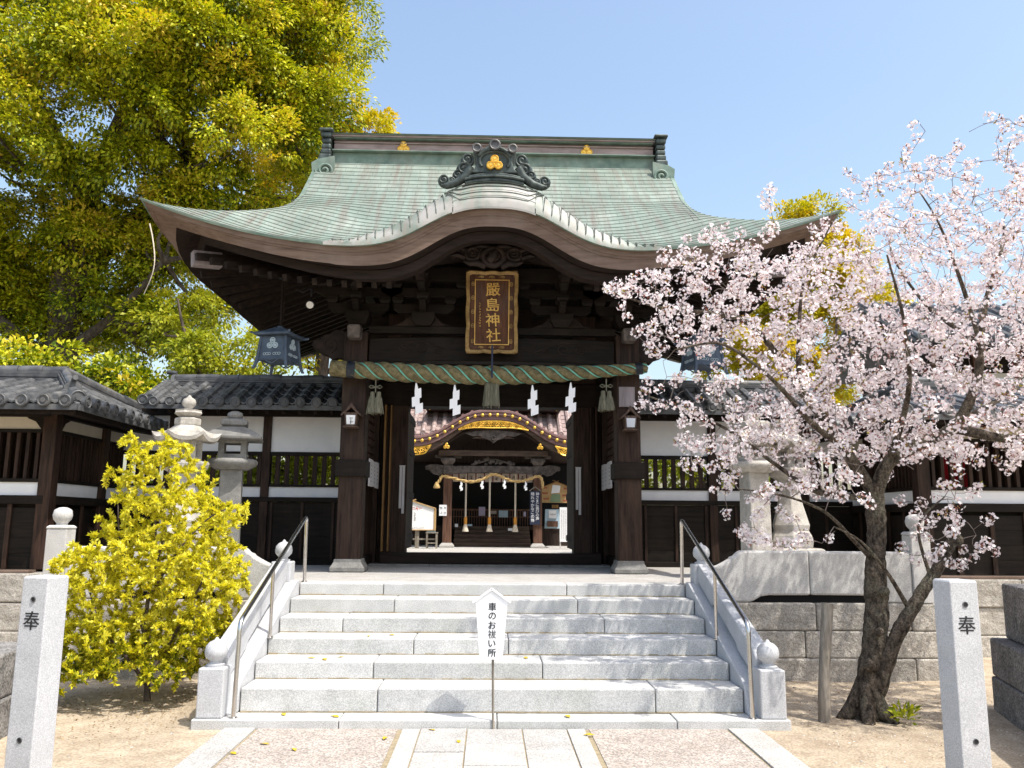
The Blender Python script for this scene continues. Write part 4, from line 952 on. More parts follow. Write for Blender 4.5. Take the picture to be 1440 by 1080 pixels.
# ------------------------------------------------------------------ stone lanterns
def hexroof(mb, c, r0, r1, z0, z1, n=6, curl=.07, rot=0.0):
    rows = []
    for k in np.linspace(0,1,7):
        row = []
        for j in range(n*6):
            a = 2*math.pi*j/(n*6)+rot; seg = (j % 6)/6; corner = abs(seg-.5)*2; rr = r0+(r1-r0)*k**.85
            flat = math.cos(math.pi/n)/math.cos((seg-.5)*2*math.pi/n); rad = rr*(flat if n > 3 else 1)
            z = z0+(z1-z0)*k**1.35 + curl*(corner**3)*(1-k)**2
            row.append((c[0]+rad*math.cos(a), c[1]+rad*math.sin(a), c[2]+z))
        rows.append(row)
    low = [(c[0]+(p[0]-c[0])*.97, c[1]+(p[1]-c[1])*.97, p[2]-.045) for p in rows[0]]
    low2 = [(c[0]+(p[0]-c[0])*.45, c[1]+(p[1]-c[1])*.45, c[2]+z0-.03) for p in rows[0]]
    n0 = len(mb.v); mb.grid([low2, low]+rows, close=True); m = n*6
    mb.f.append(tuple(n0+8*m+j for j in range(m))); mb.f.append(tuple(n0+m-1-j for j in range(m)))
def lantern_big(x, y, lab):
    t = thing('stone_lantern', lab, 'lantern', (x, y, P), 'stone lanterns on the terrace')
    c = (x,y,0)
    m = MB(); m.sq([(.40,P-.01),(.40,1.10),(.37,1.12)], c); m.sq([(.31,1.12),(.31,1.30),(.27,1.32)], c, .0); m.build('plinth', M_lantst, t, bevel=.02)
    m = MB(); m.lathe([(.27,1.32),(.285,1.40),(.265,1.47),(.23,1.53),(.245,1.60),(.215,1.70),(.17,1.85),(.135,2.0),(.125,2.08),(.15,2.15),(.20,2.18)], c, 6, .3); m.build('shaft', M_lantst, t, bevel=.012)
    m = MB(); m.lathe([(.16,2.16),(.27,2.22),(.285,2.27),(.28,2.30),(.22,2.315)], c, 6, .3); m.build('platform', M_lantst, t, bevel=.012)
    m = MB()
    for k in range(6):
        a = k*math.pi/3+.3; m.sq([(.032,2.31),(.032,2.555)], (x+.155*math.cos(a), y+.155*math.sin(a), 0), a)
    m.lathe([(.19,2.31),(.19,2.36)], c, 6, .3); m.lathe([(.19,2.51),(.19,2.56)], c, 6, .3); m.lathe([(.10,2.36),(.10,2.51)], c, 6, .3); m.build('firebox', M_lantst, t, bevel=.008)
    m = MB(); hexroof(m, c, .40, .13, 2.585, 2.755, 6, .075, .3); m.build('umbrella', M_lantst, t, smooth=35)
    m = MB(); m.lathe([(.15,2.74),(.155,2.76),(.155,2.82),(.14,2.835)], c, 6, .3); m.lathe([(.09,2.835),(.17,2.89),(.155,2.915),(.165,2.93),(.10,2.925),(.075,2.94)], c, 8); o = m.build('finial', M_lantst, t, bevel=.008)
    m = MB(); m.lathe([(.05,2.93),(.045,2.955),(.078,2.99),(.084,3.025),(.070,3.065),(.028,3.09),(.012,3.115),(.001,3.12)], c, 16); m.build('jewel', M_lantst, o, smooth=60)
def lantern_sq(x, y, lab, mt):
    t = thing('stone_lantern', lab, 'lantern', (x, y, P), 'stone lanterns on the terrace')
    c = (x,y,0)
    m = MB(); m.sq([(.27,P-.01),(.27,1.08),(.24,1.10)], c); m.build('plinth', mt, t, bevel=.02)
    m = MB(); m.sq([(.142,1.10),(.132,2.24)], c, .22); m.build('shaft', mt, t, bevel=.014)
    m = MB(); m.lathe([(.20,2.235),(.285,2.285),(.31,2.315),(.31,2.345),(.285,2.37),(.20,2.378)], c, 20); m.build('platform', mt, t, smooth=50)
    m = MB()
    for a in (45,135,225,315): m.sq([(.036,2.375),(.036,2.60)], (x+.19*math.cos(R(a)+.22), y+.19*math.sin(R(a)+.22), 0), .22)
    m.sq([(.175,2.37),(.175,2.43)], c, .22); m.sq([(.175,2.565),(.175,2.605)], c, .22); m.build('firebox', mt, t, bevel=.008)
    m = MB(); m.sq([(.20,2.60),(.345,2.612),(.35,2.645),(.25,2.715),(.14,2.775),(.135,2.78)], c, .22); m.build('umbrella', mt, t, bevel=.012)
    m = MB(); m.sq([(.12,2.775),(.16,2.80),(.16,2.865),(.11,2.885)], c, .22); m.lathe([(.06,2.88),(.09,2.90),(.10,2.93),(.09,2.965),(.05,2.985),(.001,2.988)], c, 16); m.build('finial', mt, t, bevel=.008)
lantern_big(-3.69, 10.3, 'pale stone lantern with wide curled umbrella rising behind the golden shrub')
lantern_sq(-3.27, 10.8, 'dark grey stone lantern with square shaft, nearer the gate, behind the golden shrub', M_lantst2)
lantern_sq(3.29, 10.4, 'weathered stone lantern with square shaft behind the cherry branches', M_lantst)
lantern_big(3.80, 10.6, 'pale stone lantern with flared shaft behind the cherry trunk')

# ------------------------------------------------------------------ timber hall beyond the far pavilion
t = thing('side_hall', 'tall brown timber hall with grey tiled roof behind the cherry crown', 'hall', (10.4, 16.5, P))
m = MB(); m.box(8.4, 13, 15.6, 18.5, P-.02, 5.0); m.build('wall', M_wood_x, t)
m = MB()
for x in (8.5,9.3,10.1,10.9,11.7): m.box(x-.08, x+.08, 15.50, 15.598, P, 5.0)
m.build('post', M_hallpost, t, bevel=.008)
m = MB(); m.box(8.42, 12.9, 15.56, 15.597, 4.0, 4.5); m.build('plaster_panel', M_cream, t)
m = MB(); sl(m, (7.7,14.7,4.95), (13.5,14.7,4.95), (13.5,17,6.2), (7.7,17,6.2)); sl(m, (7.7,19.3,4.95), (13.5,19.3,4.95), (13.5,17,6.2), (7.7,17,6.2))
for q in np.arange(7.8, 13.5, .28): tile_row(m, (q,14.68,4.99), (q,17,6.22), .075)
m.build('tile_roof', M_tile, t, smooth=40)
# ------------------------------------------------------------------ sacred rope across the gate
YR = 11.0
rt_ = thing('sacred_rope', 'thick twisted rope with turquoise cords and tassels strung across the gate', 'rope', (GX, YR, 3.4))
def ropec(u):   # u 0..1
    x = -2.03+4.10*u; z = 3.60-.07*math.sin(math.pi*min(1, u*1.0))+.06*u**3; return Vector((GX+x, YR, z))
def roper(u): return .134*(1-.42*sstep(.55,1.0,u))*(.84+.16*sstep(0,.2,u))
m = MB(); turns = 6.6; n_ = 200
for k in range(3):
    pts = []; rad = []
    for i in range(n_+1):
        u = i/n_; a = 2*math.pi*(turns*u + k/3); r = float(roper(u)); c = ropec(u)
        pts.append(c+Vector((0, math.cos(a), math.sin(a)))*r*.50); rad.append(r*.50)
    m.tube(pts, rad, 10)
m.build('strands', M_rope, rt_, smooth=70)
m = MB()
for k in range(3):
    for dd in (-.02, .02):
        pts = []
        for i in range(n_+1):
            u = i/n_; a = 2*math.pi*(turns*u + (k+.5)/3 + dd*.45); r = float(roper(u)); c = ropec(u); pts.append(c+Vector((0, math.cos(a), math.sin(a)))*r*(.80))
        m.tube(pts, .0065, 5)
m.build('turquoise_cord', M_cord, rt_, smooth=70)
m = MB(); m.tube([ropec(-.028), ropec(-.026), ropec(.03), ropec(.035)], [.07,.106,.110,.10], 18); m.build('butt_end', M_rope, rt_, smooth=50)
m = MB(); m.tube([ropec(.028), ropec(.055)], .115, 18); m.tube([ropec(.962), ropec(.985)], .082, 16); m.build('binding', M_blackmetal, rt_, smooth=40)
def tassel(x, ztop, L, r, knot=True):
    y = YR-.02; m = MB()
    for dx in ((-r*.55, r*.55) if knot else (-r*.8, 0, r*.8)):
        m.lathe([(r*.35,-.16),(r*.42,-.18),(r*.40,-.20),(r*.5,-.24),(r*.72,-L*.8),(r*.85,-L),(r*.6,-L*1.0)], (GX+x+dx,y,ztop), 14)
        rr = random.Random(int(x*100)+int(dx*1000))
        for _ in range(16):
            a = rr.uniform(0,2*math.pi); q = r*.86*rr.uniform(.8,1.15); m.tube([(GX+x+dx+r*.5*math.cos(a), y+r*.5*math.sin(a), ztop-.24), (GX+x+dx+q*math.cos(a), y+q*math.sin(a), ztop-L*rr.uniform(.95,1.06))], r*.10, 4)
    o = m.build('tassel', M_tassel, rt_, smooth=50)
    m = MB(); m.tube([(GX+x,y-.02,ztop), (GX+x,y-.02,ztop-.17)], .009, 6)
    if knot:
        for sg in (-1,1): m.tube([(GX+x,y-.02,ztop-.10),(GX+x+sg*.06,y-.02,ztop-.075),(GX+x+sg*.085,y-.02,ztop-.095),(GX+x+sg*.06,y-.02,ztop-.115),(GX+x,y-.02,ztop-.10)], .008, 6)
    m.build('knot_cord', M_tassel, o, smooth=60)
tassel(-1.53, 3.45, .44, .074); tassel(1.52, 3.50, .42, .074); tassel(0.0, 3.66, .54, .066, False)
m = MB(); m.tube([(GX,YR-.13,3.92),(GX,YR-.135,3.60),(GX,YR-.12,3.48)], .013, 8); m.build('hanging_cord', M_navy, rt_, smooth=60)
def shide(x, z, y, s, lab, group, tilt=0.0, name='paper_streamer'):
    m = MB(); c = 0.0
    steps = [(0,.0,.05,.12),(.02,.10,.085,.13),(-.012,.20,.10,.13),(.03,.30,.10,.12)]
    for i, (dx, dz, w_, h_) in enumerate(steps):
        x0 = x+s*(dx-w_*.5); x1 = x+s*(dx+w_*.5); zt = z-s*dz; zb = zt-s*h_; sk = s*.035; yy = y-.006*i*s+.004*(i % 2); dy = .012*s
        if i == 0: P4 = [(x-.008*s,zt),(x+.008*s,zt),(x1,zb+.03*s),(x0,zb)]
        else: P4 = [(x0,zt),(x1,zt+sk),(x1,zb+sk),(x0,zb)]
        V = [(px+tilt*(z-pz)*.2, yy+(dy if k in (1,2) else 0), pz) for k,(px,pz) in enumerate(P4)]; V2 = [(a,b+.0025*s,c_) for a,b,c_ in V]
        m.add(V+V2, [(0,1,2,3),(7,6,5,4)]+[(k,k+4,(k+1)%4+4,(k+1)%4) for k in range(4)])
    o = m.build(name, M_paper, origin=(x,y,z)); return tag(o, lab, 'paper streamer', group)
GS = 'paper streamers under the thick rope'
shide(GX-1.0, 3.42, YR-.02, 1.0, 'white zigzag paper streamer under the thick rope, beside the shrub-side tassel', GS, .25)
shide(GX-.49, 3.40, YR-.02, 1.0, 'white zigzag paper streamer second along the thick rope, shrub side of middle tassel', GS)
shide(GX+.54, 3.41, YR-.02, 1.0, 'white zigzag paper streamer third along the thick rope, cherry side of middle tassel', GS)
shide(GX+1.05, 3.45, YR-.02, 1.0, 'white paper streamer partly curled, beside the cherry-side tassel of the thick rope', GS, -.2)
# ------------------------------------------------------------------ name plaque
pl = thing('name_plaque', 'tall lacquered plaque with four gold characters in a scalloped gilt frame', 'plaque', (GX, 11.0, 3.9))
PT = Matrix.Translation(Vector((GX-.01, 11.02, 4.40))) @ Matrix.Rotation(R(9), 4, 'X') @ Matrix.Scale(.94, 4)     # head leans forward
def plq(mb, name, m, par, **k):
    mb.v = [tuple(PT @ Vector(p)) for p in mb.v]; return mb.build(name, m, par, **k)
hw, hh = .355, .575
def edge_pts(a, b, n, out, amp, first):
    r = []
    for i in range(n):
        u = i/n; k = abs(math.sin(u*math.pi*3)); e = amp*(.35+.65*k) if .12 < u < .88 else amp
        p = (a[0]+(b[0]-a[0])*u+out[0]*e, a[1]+(b[1]-a[1])*u+out[1]*e); r.append(p)
    return r
o_ = edge_pts((-hw,-hh),(hw,-hh),30,(0,-1),.02,0)+edge_pts((hw,-hh),(hw,hh),40,(1,0),.02,0)+edge_pts((hw,hh),(-hw,hh),30,(0,1),.02,0)+edge_pts((-hw,hh),(-hw,-hh),40,(-1,0),.02,0)
mb = MB(); q = .80; inn = [(x*.86, z*.91) for x, z in o_]; n = len(o_)
mb.grid([[(x,-.02,z) for x,z in o_],[(x,-.055,z) for x,z in o_],[(x*.965,-.065,z*.98) for x,z in o_],[(x,-.045,z) for x,z in inn],[(x,-.02,z) for x,z in inn]], close=True); frame = plq(mb, 'frame', M_dullgold, pl, smooth=35)
mb = MB(); mb.prism(o_, 'y', -.02, .02); plq(mb, 'backboard', M_plq, pl)
mb = MB(); mb.prism([(-.305,-.52),(.305,-.52),(.305,.52),(-.305,.52)], 'y', -.03, -.021); plq(mb, 'frame_panel', M_plq, pl)
for sg in (-1,1):      # scrollwork between frame and panel
    for zc in (-.42,-.2,0,.2,.4): mb = MB(); mb.tube([(sg*(.275+q*math.cos(t)), -.034, zc+q*1.6*math.sin(t)) for t,q in zip(np.linspace(0,3.2*math.pi,18), np.linspace(.004,.026,18))], .006, 5); plq(mb, 'gilt_scroll', M_dullgold, pl, smooth=60)
    for xc in (-.15,.0,.15): mb = MB(); mb.tube([(xc+q*1.8*math.cos(t), -.034, sg*.505+q*.8*math.sin(t)) for t,q in zip(np.linspace(0,3.2*math.pi,18), np.linspace(.004,.024,18))], .006, 5); plq(mb, 'gilt_scroll', M_dullgold, pl, smooth=60)
mb = MB(); bx, bz = .242, .462
for a, b in (((-bx,-bz),(bx,-bz)),((bx,-bz),(bx,bz)),((bx,bz),(-bx,bz)),((-bx,bz),(-bx,-bz))):
    if a[1] == b[1]: mb.box(min(a[0],b[0])-.006, max(a[0],b[0])+.006, -.046, -.031, a[1]-.006, a[1]+.006)
    else: mb.box(a[0]-.006, a[0]+.006, -.046, -.031, min(a[1],b[1])+.006, max(a[1],b[1])-.006)
plq(mb, 'inner_border', M_goldp, pl)
mb = MB(); mb.prism([(-.236,-.456),(.236,-.456),(.236,.456),(-.236,.456)], 'y', -.036, -.0305); plq(mb, 'panel', M_plq, pl)
for i, ch in enumerate('嚴島神社'):
    MM = PT @ Matrix.Translation(Vector((.01 if i != 3 else .025, -.038, .325-.218*i))) @ Matrix.Rotation(math.pi/2, 4, 'X') @ Matrix.Rotation(R(4), 4, 'Z') @ Matrix.Diagonal((1.05,1,1,1))
    text(ch, .205, M_goldp, pl, None, depth=.004, offset=.0022, M=MM)
mb = MB(); marks(mb, -.19, -.15, -.22, .14, -.037, 9, .030, True, 4); plq(mb, 'small_lettering', M_goldp, pl)
# ------------------------------------------------------------------ hanging bronze lanterns
def hung_lantern(s):
    x, y = GX+s*2.80, 10.9
    lab = 'blue grey bronze hanging lantern with a pale crest, under the bare eave corner' if s < 0 else 'blue grey bronze hanging lantern under the eave, behind cherry blossom'
    t = thing('hanging_lantern', lab, 'lantern', (x, y, 4.72), 'bronze lanterns hung from the eaves')
    k0 = len(C.objects)
    c = (x,y,0); rot = R(14*s)
    def rz(mb):
        q = Matrix.Rotation(rot, 3, 'Z'); mb.v = [tuple(q @ (Vector(p)-Vector(c)) + Vector(c)) for p in mb.v]; return mb
    m = MB(); m.tube([(x,y,4.80),(x,y,4.16)], .016, 8); m.tube([(x+.03,y,4.66),(x+.03,y,4.2)], .007, 6)
    m.tube([(x+.03*math.cos(a), y, 4.13+.04*math.sin(a)) for a in np.linspace(0,2*math.pi,15)], .008, 6); m.build('hanger', M_rafter, t, smooth=50)
    m = MB(); m.lathe([(.075,4.80),(.075,4.83)], c, 14); m.build('ceiling_rose', M_lantern, t)
    m = MB(); m.sq([(.245,3.985),(.25,3.995),(.245,4.015),(.18,4.03),(.13,4.065),(.075,4.10),(.045,4.115)], c); m.sq([(.03,4.11),(.04,4.125),(.03,4.14)], c)
    for a in (0,1,2,3):
        d = Vector((math.cos(a*math.pi/2+math.pi/4), math.sin(a*math.pi/2+math.pi/4), 0)); m.tube([Vector(c)+d*.06+Vector((0,0,4.11)), Vector(c)+d*.20+Vector((0,0,4.045)), Vector(c)+d*.345+Vector((0,0,4.008)), Vector(c)+d*.39+Vector((0,0,4.018))], .017, 6)
    rz(m).build('roof', M_lantern, t, bevel=.005)
    m = MB(); m.sq([(.168,3.985),(.175,3.97),(.195,3.70),(.203,3.655),(.17,3.65)], c); body = rz(m).build('body', M_lantern, t, bevel=.006)
    for a in (0,1,2,3):
        m = MB(); d = Vector((math.cos(a*math.pi/2+math.pi/4), math.sin(a*math.pi/2+math.pi/4), 0)); m.tube([Vector(c)+d*.243+Vector((0,0,3.975)), Vector(c)+d*.275+Vector((0,0,3.72)), Vector(c)+d*.295+Vector((0,0,3.62)), Vector(c)+d*.325+Vector((0,0,3.55)), Vector(c)+d*.345+Vector((0,0,3.55))], [.022,.022,.024,.02,.012], 8)
        rz(m).build('leg', M_lantern, t, smooth=50)
    m = MB()
    for a in range(4):
        q = Matrix.Rotation(a*math.pi/2, 3, 'Z')
        pts = [Vector((u*.18, -.198, 3.640-.028*math.cos(u*math.pi*1.5))) for u in np.linspace(-1,1,13)]; m.tube([q @ (p-Vector((0,0,0))) + Vector((x,y,0)) for p in pts], .009, 5)
    rz(m).build('skirt', M_lantern, t, smooth=50)
    for a in (0, 1, 2, 3):
        e = MB()
        for ang in (90,210,330):
            ex = .045*math.cos(R(ang)); ez = 3.87+.045*math.sin(R(ang)); r_ = .040
            e.tube([(x+ex+r_*.8*math.cos(u), y-.183-(3.87-ez)*.0-.006*1, ez+r_*.8*math.sin(u)) for u in np.linspace(0,2*math.pi,15)], .009, 5); e.tube([(x+ex,y-.172,ez),(x+ex,y-.194,ez)], r_*.45, 8)
        for sgx in (-1,1):
            for hx in (-.035,.0,.035): e.tube([(x+sgx*.068+hx+.02*math.cos(u), y-.198, 3.735+.016*math.sin(u)) for u in np.linspace(0,2*math.pi,7)], .004, 4)
        q = Matrix.Rotation(a*math.pi/2, 3, 'Z'); e.v = [tuple(q @ (Vector(p)-Vector(c))+Vector(c)) for p in e.v]
        rz(e).build('crest', M_paleblue, body)
hung_lantern(-1); hung_lantern(1)
sp = thing('spotlight', 'small black spotlight clipped under the eave beside the hanging lantern', 'spotlight', (-2.40, 10.9, 4.6))
m = MB(); m.tube([(-2.40,10.92,4.66),(-2.40,10.92,4.56)], .012, 8); m.tube([(-2.62,10.95,4.66),(-2.52,10.95,4.62),(-2.45,10.93,4.66),(-2.40,10.92,4.66)], .006, 6); m.build('bracket', M_blackmetal, sp, smooth=50)
m = MB(); m.tube([(-2.40,10.97,4.50),(-2.40,10.94,4.48),(-2.395,10.85,4.43),(-2.393,10.83,4.42)], [.03,.05,.058,.058], 16); m.build('housing', M_blackmetal, sp, smooth=50)
m = MB(); m.tube([(-2.393,10.829,4.4195),(-2.3925,10.822,4.4165)], .047, 16); m.build('lens', M_bulb, sp)
M_lampwood = surf('lamp_timber', (.05,.032,.024), (.12,.078,.06), 4.0, .65, (6,6,1), .2)
# ------------------------------------------------------------------ little house lamps on the pillars
def pillar_lamp(s):
    x = GX+s*1.852; y = 11.19; lab = 'little wooden house lamp with marked pane on the pillar nearer the bronze lantern and shrub' if s < 0 else 'little wooden house lamp with plain pane on the pillar nearer the cherry'
    t = thing('pillar_lamp', lab, 'lamp', (x, y, 2.84), 'house lamps on the gate pillars')
    m = MB(); m.prism([(x-.135,2.995),(x-.08,3.045),(x-.03,3.11),(x,3.155),(x+.03,3.11),(x+.08,3.045),(x+.135,2.995),(x+.13,2.975),(x+.07,3.02),(x,3.09),(x-.07,3.02),(x-.13,2.975)], 'y', y-.17, y+.005); m.build('roof', M_lampwood, t, bevel=.004)
    m = MB(); m.sq([(.07,2.84),(.085,3.02)], (x,y-.085,0))
    m.sq([(.095,2.825),(.095,2.842)], (x,y-.09,0)); m.build('body', M_lampwood, t, bevel=.003)
    m = MB(); m.add([(x-.052,y-.160,2.865),(x+.052,y-.160,2.865),(x+.06,y-.172,2.985),(x-.06,y-.172,2.985),(x-.052,y-.15,2.865),(x+.052,y-.15,2.865),(x+.06,y-.162,2.985),(x-.06,y-.162,2.985)], [(0,1,2,3),(7,6,5,4),(0,4,5,1),(1,5,6,2),(2,6,7,3),(3,7,4,0)]); g_ = m.build('pane', M_glass if s > 0 else M_paper, t)
    if s < 0: m = MB(); marks(m, x-.035, x+.035, 2.875, 2.975, y-.169, 2, .055, True, 8); m.build('lettering', M_black, g_)
pillar_lamp(-1); pillar_lamp(1)
m = MB(); m.box(GX+1.72, GX+1.935, 11.165, 11.197, 3.155, 3.43); o = m.build('wooden_tablet', M_tablet, origin=(GX+1.83,11.18,3.155), bevel=.004); tag(o, 'blank grey violet wooden tablet fixed high on the cherry-side pillar', 'tablet')
for s in (-1,1):
    t = thing('name_boards', 'three grey name boards on the tie beam behind the %s pillar lamp' % ('marked' if s < 0 else 'plain'), 'board', (GX+s*1.77, 12.2, 2.08), 'name boards on the tie beams')
    for i, (y0, y1) in enumerate(((11.75,12.08),(12.09,12.40),(12.41,12.72))): m = MB(); m.box(GX+s*1.68, GX+s*1.70, y0, y1, 2.09+.01*(i % 2), 2.47-.012*(i % 2)); m.build('board', M_paper2, t, bevel=.003)
    m = MB()
    for i, y in enumerate((11.9,12.24,12.56)):
        for k in range(5): m.box(GX+s*1.6785, GX+s*1.6805, y-.03, y+.03, 2.15+k*.055, 2.17+k*.055)
    m.build('lettering', M_grey_ink, t)
    m = MB(); x = GX+s*1.37
    for dx, L in ((-.022,.62),(.022,.70)): m.box(x+dx-.019, x+dx+.019, 13.115, 13.128+dx*.1, 2.43-L, 2.45)
    m.box(x-.045, x+.045, 13.112, 13.13, 2.45, 2.47)
    o = m.build('paper_talisman', M_paper2, origin=(x,13.12,2.47), bevel=.002); tag(o, 'long pale paper strips hung on the door post on the %s side' % ('shrub' if s < 0 else 'cherry'), 'talisman', 'paper strips on the door posts')
# ------------------------------------------------------------------ sign board on the steps
sg_ = thing('notice_sign', 'white pointed sign board with black vertical writing on a thin stake before the steps', 'sign', (SX-.005, 6.93, 0))
sx_ = SX-.028
m = MB(); m.tube([(SX-.005,6.925,-.03),(SX-.014,6.915,.56),(SX-.018,6.915,.95)], .0095, 8); m.build('stake', M_stake, sg_, smooth=50)
m = MB(); m.prism([(sx_-.090,.535),(sx_+.090,.535),(sx_+.128,.985),(sx_,1.06),(sx_-.128,.985)], 'y', 6.888, 6.904); m.build('board', M_paper, sg_, bevel=.002)
m = MB()
for q in (-1,1): m.beam((sx_+q*.152,6.893,.972), (sx_-q*.004,6.893,1.080), .034, .014)
m.build('gable_cap', M_paper, sg_, bevel=.002)
for i, ch in enumerate('車のお祓い所'): text(ch, .069, M_black, sg_, (sx_+.006, 6.886, .940-.0705*i), depth=.0012, offset=.0012 if i != 3 else .0)
# ------------------------------------------------------------------ the worship hall across the court
HX_ = .10
hall = thing('worship_hall', 'dark worship hall with arched mauve porch roof and gilt studs, seen through the gate', 'hall', (HX_, 24, P))
h = lambda x: HX_+x
def karc(x): return 3.60+.72*math.exp(-(abs(x)/1.27)**3)
m = MB(); xs_ = np.linspace(-2.55, 2.55, 61)
for k, (dz0, dz1, y_) in enumerate(((-.06,.055,21.86),(.058,.13,21.82),(.133,.21,21.80))):
    m.prism([(h(x), karc(x)+dz1) for x in xs_]+[(h(x), karc(x)+dz0) for x in xs_[::-1]], 'y', y_, 25.0)
kr = m.build('porch_roof', M_hall_kara, hall, bevel=.012)
m = MB()
for x in np.arange(-2.45, 2.5, .235):
    m.tube([(h(x), 21.95, karc(x)+.215), (h(x), 24.6, karc(x)+.25)], .055, 7)
m.build('porch_tiles', M_hall_kara, kr, smooth=50)
m = MB(); m.prism([(h(x), karc(x)-.062) for x in xs_]+[(h(x), karc(x)-.062-.10-.16*math.exp(-(x/1.0)**2)*0-.10*(1-math.exp(-(abs(x)/1.4)**4))) for x in xs_[::-1]], 'y', 21.92, 22.05); m.build('barge_board', M_pinkwood, hall, bevel=.01)
m = MB(); m.prism([(h(x), karc(x)-.2) for x in xs_]+[(h(x), karc(x)-.24) for x in xs_[::-1]], 'y', 22.05, 25); m.build('porch_soffit', M_halldark, hall)
for x in np.concatenate([np.arange(-2.44,2.45,.195)]):
    m = MB(); m.lathe([(.044,0),(.044,.018),(.030,.03),(.010,.036),(.001,.038)], (0,0,0), 10); m.v = [(h(x)+a, 21.80-c, karc(x)+.065+b) for a,b,c in m.v]; m.build('gilt_stud', M_gold, kr, smooth=50)
def openwork(poly_top, poly_bot, nm):      # pierced gilt plate: rims and scrolls
    m = MB(); m.tube([(x, 21.88, z) for x, z in poly_top], .014, 5); m.tube([(x, 21.88, z) for x, z in poly_bot], .020, 5)
    for i in range(1, len(poly_top)-1):
        (xa, za), (xb, zb) = poly_top[i], poly_bot[i]; cx, cz = (xa+xb)/2, (za+zb)/2; r_ = abs(za-zb)*.48
        if r_ > .015: m.tube([(cx+(-1)**i*q*math.cos(t)*1.1, 21.875, cz+q*math.sin(t)) for t, q in zip(np.linspace(0,3.3*math.pi,16), np.linspace(.006, r_, 16))], .012, 4)
    m.build(nm, M_gold, kr, smooth=60)
xa = np.linspace(-.92,.92,27); openwork([(h(x), karc(x)-.085) for x in xa], [(h(x), karc(x)-.095-.17*(1-(abs(x)/.92)**2.2)) for x in xa], 'gilt_openwork')
for sg in (-1,1):
    xb_ = np.linspace(1.62,2.42,12); openwork([(h(sg*x), karc(x)-.09) for x in xb_], [(h(sg*x), karc(x)-.09-.19*sstep(1.6,1.8,x)) for x in xb_], 'gilt_openwork')
    emblem(kr, (h(sg*1.22), 21.88, 3.56), .085, M_gold, .02)
# carved pendant, beams, posts
m = MB(); m.prism([(h(x), z) for x, z in ((-.75,3.92),(-.5,3.97),(-.2,4.0),(0,4.01),(.2,4.0),(.5,3.97),(.75,3.92),(.55,3.84),(.35,3.86),(.22,3.78),(.10,3.74),(0,3.66),(-.10,3.74),(-.22,3.78),(-.35,3.86),(-.55,3.84))], 'y', 21.98, 22.06)
m.tube([(h(.05*math.cos(t)), 21.96, 3.80+.05*math.sin(t)) for t in np.linspace(0,2*math.pi,14)], .018, 5); m.build('carved_pendant', M_greycarv, hall, bevel=.012)
m = MB(); m.box(h(-1.45), h(1.45), 22.35, 22.5, 3.36, 3.50); m.build('upper_beam', M_pinkwood, hall, bevel=.01)
m = MB(); m.prism([(h(x), 3.08+.02*math.cos(x)) for x in np.linspace(-1.1,1.1,9)]+[(h(x), 2.88+.05*math.cos(x*1.4)) for x in np.linspace(1.1,-1.1,9)], 'y', 22.50, 22.72); m.build('rainbow_beam', M_greycarv, hall, bevel=.012)
m = MB(); r = random.Random(2)
for i in range(26):
    u = r.uniform(-1,1); x = u*.55; z = 3.12+r.uniform(0,.20)*(1-u*u*.8); rr = r.uniform(.03,.065); m.lathe([(.001,-rr),(rr*.8,-rr*.6),(rr,0),(rr*.8,rr*.6),(.001,rr)], (h(x), 22.55, z), 8)
m.tube([(h(x), 22.54, 3.12+.18*(1-abs(x)/.6)) for x in np.linspace(-.58,.58,12)], .03, 6); m.build('frog_leg_carving', M_greycarv, hall, smooth=60)
for sg in (-1,1):
    m = MB(); m.sq([(.115,1.06),(.11,2.88)], (h(sg*1.2),22.6,0)); o = m.build('porch_post', M_hallpost, hall, bevel=.012)
    m = MB(); m.sq([(.19,P),(.19,P+.05),(.13,P+.12)], (h(sg*1.2),22.6,0)); m.build('base_stone', M_slab, o, bevel=.01)
    m = MB(); m.sq([(.12,2.88),(.13,3.10),(.10,3.12)], (h(sg*1.2),22.6,0)); m.sq([(.11,3.12),(.19,3.22),(.19,3.30)], (h(sg*1.2),22.58,0)); m.box(h(sg*1.2)-.35, h(sg*1.2)+.35, 22.5, 22.66, 3.302, 3.38); m.build('bracket', M_greycarv, o, bevel=.01)
    m = MB(); m.prism([(h(sg*x), z) for x, z in ((1.33,2.90),(1.45,2.84),(1.6,2.88),(1.72,2.98),(1.80,3.0),(1.80,3.08),(1.68,3.12),(1.5,3.13),(1.33,3.10))], 'y', 22.5, 22.68)
    m.tube([(h(sg*(1.60+q*math.cos(t))), 22.49, 3.0+q*math.sin(t)) for t,q in zip(np.linspace(0,3.3*math.pi,18), np.linspace(.01,.09,18))], .015, 5); m.build('nose_end', M_greycarv, o, bevel=.012)
    m = MB(); m.prism([(y_, z) for y_, z in ((22.7,2.90),(25,3.05),(25,3.25),(22.7,3.10))], 'x', h(sg*1.2)-.08, h(sg*1.2)+.08); m.build('tie_beam', M_halldark, hall)
